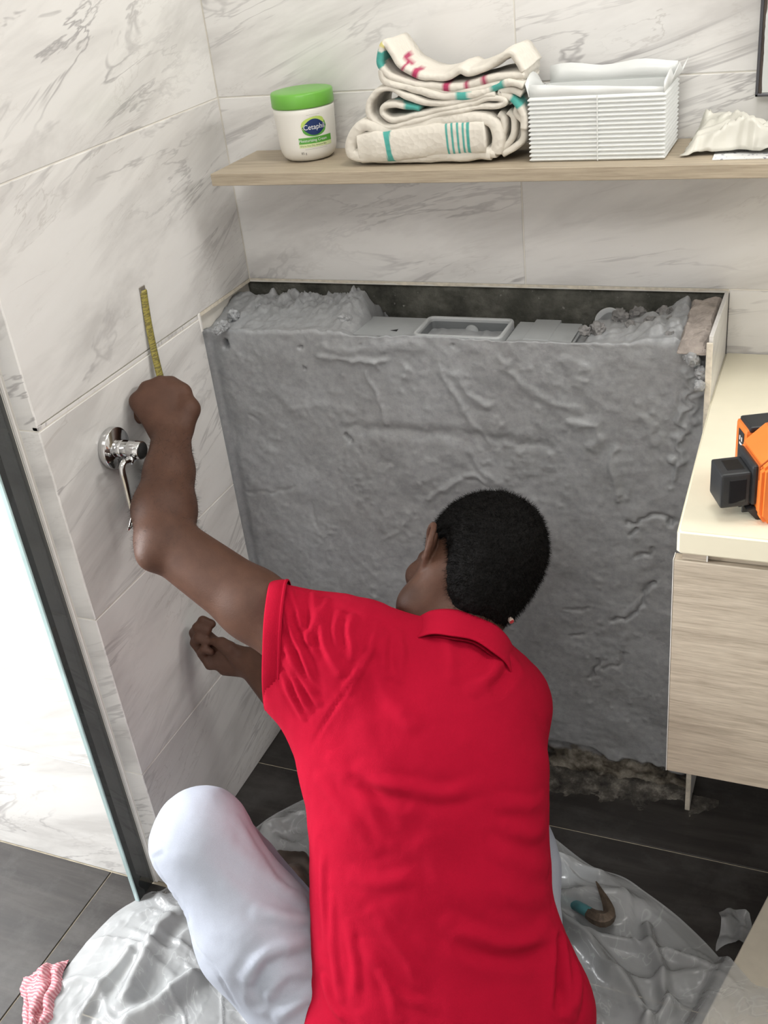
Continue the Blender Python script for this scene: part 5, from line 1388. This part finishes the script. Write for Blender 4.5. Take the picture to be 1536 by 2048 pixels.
# ------------------------------------------------------------------ thin plastic dust sheet on the floor
def m_film():
    t = NT('clear_plastic_film'); v = t.coord('Object')
    n1 = t.noise(v, 6, 4, .55, 1.2); r = t.n('Math', operation='SUBTRACT'); t.l(n1, r.inputs[0]); r.inputs[1].default_value = .5
    ab = t.n('Math', operation='ABSOLUTE'); t.l(r.outputs[0], ab.inputs[0])
    crease = t.ramp(ab.outputs[0], [(.0, .16), (.006, .03), (.05, .0)])
    n2 = t.noise(v, 4, 3, .5, .3); c2 = t.ramp(n2, [(.3, .27), (.7, .58)])
    ad = t.n('Math', operation='ADD'); t.l(crease, ad.inputs[0]); t.l(c2, ad.inputs[1]); ad.use_clamp = True
    t.set(Base_Color=(.70, .72, .73), Roughness=.20, Alpha=ad.outputs[0], Specular_IOR_Level=.6)
    t.bump(t.mix(.5, n1, t.noise(v, 30, 3, .6, 1.5)), .35, .004); return t.m
M_FILM = m_film()
edge_px = [(1101, 1668), (1180, 1728), (1245, 1752), (1290, 1782), (1345, 1822), (1400, 1872), (1450, 1926), (1500, 1985), (1560, 2060)]
left_px = [(40, 2070), (90, 1985), (118, 1952), (175, 1880), (228, 1826), (268, 1800), (300, 1782), (330, 1775)]
back_px = [(420, 1700), (500, 1660), (540, 1632), (600, 1600), (650, 1580), (760, 1560), (900, 1580), (1000, 1610), (1060, 1640)]
outl = [at(a, b, 2, .004)[:2] for a, b in left_px + back_px + edge_px] + [np.array(q) for q in ((1.10, -1.05), (0.95, -1.5), (0.5, -1.62), (0.05, -1.4), (-0.10, -1.15))]
cen = np.array([0.48, -0.86])
ol = catmull(outl, 14, True); th = np.arctan2(ol[:, 1] - cen[1], ol[:, 0] - cen[0]); rr = np.hypot(ol[:, 0] - cen[0], ol[:, 1] - cen[1])
o_ = np.argsort(th); th, rr = th[o_], rr[o_]
nth, nr_ = 620, 190
TH = np.linspace(-math.pi, math.pi, nth, endpoint=False); R0 = np.interp(TH, np.r_[th - 2 * math.pi, th, th + 2 * math.pi], np.r_[rr, rr, rr])
S_ = np.linspace(.04, 1, nr_) ** .75
X_ = cen[0] + (R0[:, None] * S_[None, :]) * np.cos(TH)[:, None]; Y_ = cen[1] + (R0[:, None] * S_[None, :]) * np.sin(TH)[:, None]
x = X_.ravel(); y = Y_.ravel(); P = np.c_[x, y, x * 0]; s_ = np.repeat(S_[None, :], nth, 0).ravel()
wx = P + .05 * np.c_[vnoise(P * 7, 1), vnoise(P * 7, 2), x * 0]
rx = np.c_[wx[:, 0] * .5 + wx[:, 1] * .87, (wx[:, 1] * .5 - wx[:, 0] * .87) * .38, x * 0]
r1 = np.clip(1 - np.abs(fbm(rx * 9, 2, 51)) * 5.0, 0, 1) ** 1.5; r2 = np.clip(1 - np.abs(fbm(rx * 22 + 3, 2, 52)) * 5, 0, 1) ** 1.5; r3 = np.clip(1 - np.abs(fbm(P * 40, 2, 53)) * 3.5, 0, 1) ** 2
z = .0025 + .016 * np.clip(fbm(P * 4, 2, 54) + .3, 0, 1) + .011 * r1 + .0045 * r2 + .0014 * r3
z *= np.clip((1 - s_) / .06, .10, 1)
# long folds running towards the sitting man on the right
for (pa, pb_, am, w) in (((1120, 1830), (1300, 2040), .030, .016), ((1180, 1870), (1290, 1900), .018, .012), ((1290, 1850), (1340, 2000), .024, .010), ((1330, 1905), (1450, 1945), .016, .008), ((1350, 1990), (1300, 2048), .020, .009),
                         ((1110, 1720), (1200, 1740), .030, .02), ((1115, 1790), (1230, 1800), .034, .022), ((250, 1900), (150, 2030), .018, .012), ((330, 1850), (240, 2010), .030, .02), ((380, 1960), (250, 2048), .03, .016), ((540, 1650), (615, 1640), .03, .02), ((600, 1765), (615, 1790), .03, .02)):
    L = np.array([at(*pa, 2, .02)[:2], at(*pb_, 2, .02)[:2]]); d = polydist(np.c_[x, y] + .012 * np.c_[vnoise(P * 14, 8), vnoise(P * 14, 9)], L); z += am * np.exp(-(d / w) ** 2) * np.clip((1 - s_) / .08, 0, 1)
b0 = at(1545, 1772, 2, .030); b1 = at(1400, 2052, 2, .030)
dv = nrm([b1[0] - b0[0], b1[1] - b0[1], 0]); ang = math.atan2(dv[1], dv[0])
ux = (x - b0[0]) * dv[0] + (y - b0[1]) * dv[1]; uy = -(x - b0[0]) * dv[1] + (y - b0[1]) * dv[0]
on = np.clip(np.minimum(np.minimum(ux + .03, .78 - ux), np.minimum(uy + .03, .53 - uy)) / .02, 0, 1)
z = np.maximum(z, .0012) * (1 - .6 * on) + .0305 * on
# the sheet drapes over the board lying at the right
F_ = grid_faces(nth, nr_); F_ += [((nth - 1) * nr_ + j, j, j + 1, (nth - 1) * nr_ + j + 1) for j in range(nr_ - 1)]
sheet = fastmesh('dust_sheet', np.c_[x, y, z], np.array(F_), M_FILM)
tag(sheet, 'crumpled clear plastic dust sheet spread on the floor around the man', 'plastic sheet')

# ------------------------------------------------------------------ cream board lying at the lower right
M_BOARD = plain('cream_board', (.60, .55, .45), .6, var=.06, nscale=40, bump=.1)
bo = box('loose_board', 0, .75, 0, .5, 0, .022, M_BOARD, None, .0015, 1)
bo.location = (b0[0], b0[1], .006); bo.rotation_euler = (0, 0, ang)
tag(bo, 'cream board lying on the floor under the vanity cabinet', 'board')
bpy.context.view_layer.update()
# sheet of film caught between the board and the floor
sc_ = at(1452, 1862, 2, .02)
M_FILM2 = NT('grey_clear_film'); M_FILM2.set(Base_Color=(.62, .64, .66), Roughness=.2, Alpha=.34, Specular_IOR_Level=.6); M_FILM2 = M_FILM2.m
V = []; nu, nv = 30, 24
for i in range(nu):
    for j in range(nv):
        u, w = i / (nu - 1), j / (nv - 1)
        p = at(1436 + 62 * u + 5 * math.sin(w * 5), 1838 + 70 * w - 14 * math.sin(u * 3.0), 2, 0.0)
        V.append((p[0], p[1], 0.0))
V = np.array(V); V[:, 2] = .004 + .030 * np.abs(fbm(V * 22, 3, 41)) + .006 * np.abs(fbm(V * 70, 2, 42))
V = np.array(V); V[:, 2] = np.maximum(V[:, 2], .002)
scr = mk('film_scrap', V, grid_faces(nu, nv), M_FILM2, None, True); tag(scr, 'small grey scrap of clear plastic film beside the cream board', 'plastic scrap')

# ------------------------------------------------------------------ hammer lying under the sheet on the right
hh_ = at(1222, 1812, 2, .030)
hm = empty('claw_hammer', (hh_[0], hh_[1], 0.03)); tag(hm, 'rusty claw hammer head with teal grip poking from the plastic sheet', 'hammer')
M_RUSTY = plain('rusty_steel', (.115, .085, .062), .55, .45, .45, 70, .5)
def hpx(a, b, z=.05): return at(a, b, 2, z)
claw = catmull([hpx(1192, 1763, .062), hpx(1203, 1785, .058), hpx(1213, 1806, .053), hpx(1219, 1828, .048), hpx(1208, 1838, .046), hpx(1190, 1834, .044), hpx(1176, 1825, .044)], 3)
nC = len(claw); rad = np.interp(np.linspace(0, 1, nC), [0, .2, .45, .7, 1], [.0012, .0060, .0115, .0145, .0100])
hd = tube('head', claw, rad, M_RUSTY, None, 6)
hd.data.polygons.foreach_set('use_smooth', [False] * len(hd.data.polygons))
grip = np.array([hpx(1180, 1826, .044), hpx(1164, 1817, .040), hpx(1140, 1806, .018), hpx(1060, 1778, .011)])
gp = tube('grip', catmull(grip, 6), .0095, plain('teal_grip_paint', (.06, .20, .22), .5), None, 12)
adopt(hm, hd, gp)

# ------------------------------------------------------------------ pink wavy cloth at the lower left
def m_pink():
    t = NT('pink_wavy_cloth'); v = t.coord('Object'); w = t.n('TexWave'); w.wave_type = 'BANDS'; w.bands_direction = 'Y'
    w.inputs['Scale'].default_value = 52; w.inputs['Distortion'].default_value = 3.4; w.inputs['Detail'].default_value = 1; w.inputs['Detail Scale'].default_value = 1.6
    t.l(v, w.inputs['Vector']); t.set(Base_Color=t.ramp(w.outputs['Fac'], [(.3, (.50, .17, .20)), (.6, (.66, .36, .38))]), Roughness=.9); t.bump(w.outputs['Fac'], .6, .003); return t.m
cl_px = [(44, 1962), (66, 1940), (128, 1935), (122, 1975), (96, 2020), (70, 2060), (44, 2030)]
nu, nv = 60, 60; V = []
c00, c10, c01, c11 = at(42, 1958, 2, 0), at(136, 1922, 2, 0), at(52, 2075, 2, 0), at(92, 2060, 2, 0)
U, W = np.meshgrid(np.linspace(0, 1, nu), np.linspace(0, 1, nv), indexing='ij'); U = U.ravel(); W = W.ravel()
B_ = ((1 - U) * (1 - W))[:, None] * c00 + (U * (1 - W))[:, None] * c10 + ((1 - U) * W)[:, None] * c01 + (U * W)[:, None] * c11
jx = fbm(np.c_[U * 5, W * 5, U * 0], 3, 19); B_[:, 0] += .010 * jx; B_[:, 1] += .010 * fbm(np.c_[U * 5, W * 5, U * 0 + 4], 3, 20)
ed = np.minimum(np.minimum(U, 1 - U), np.minimum(W, 1 - W))
B_[:, 2] = .0025 + (.010 * np.abs(fbm(np.c_[U * 3, W * 3, U * 0], 2, 21)) + .016 * np.exp(-((U - .45 - .1 * np.sin(W * 5)) / .13) ** 2) + .010 * np.exp(-((U - .85) / .1) ** 2)) * np.clip(ed / .08, .1, 1)
pk = mk('pink_cloth', B_, [tuple(reversed(f)) for f in grid_faces(nu, nv)], m_pink(), None, True)
md = pk.modifiers.new('thickness', 'SOLIDIFY'); md.thickness = .002; md.offset = 1
tag(pk, 'crumpled pink cleaning cloth with wavy stripes at the lower left', 'cloth')
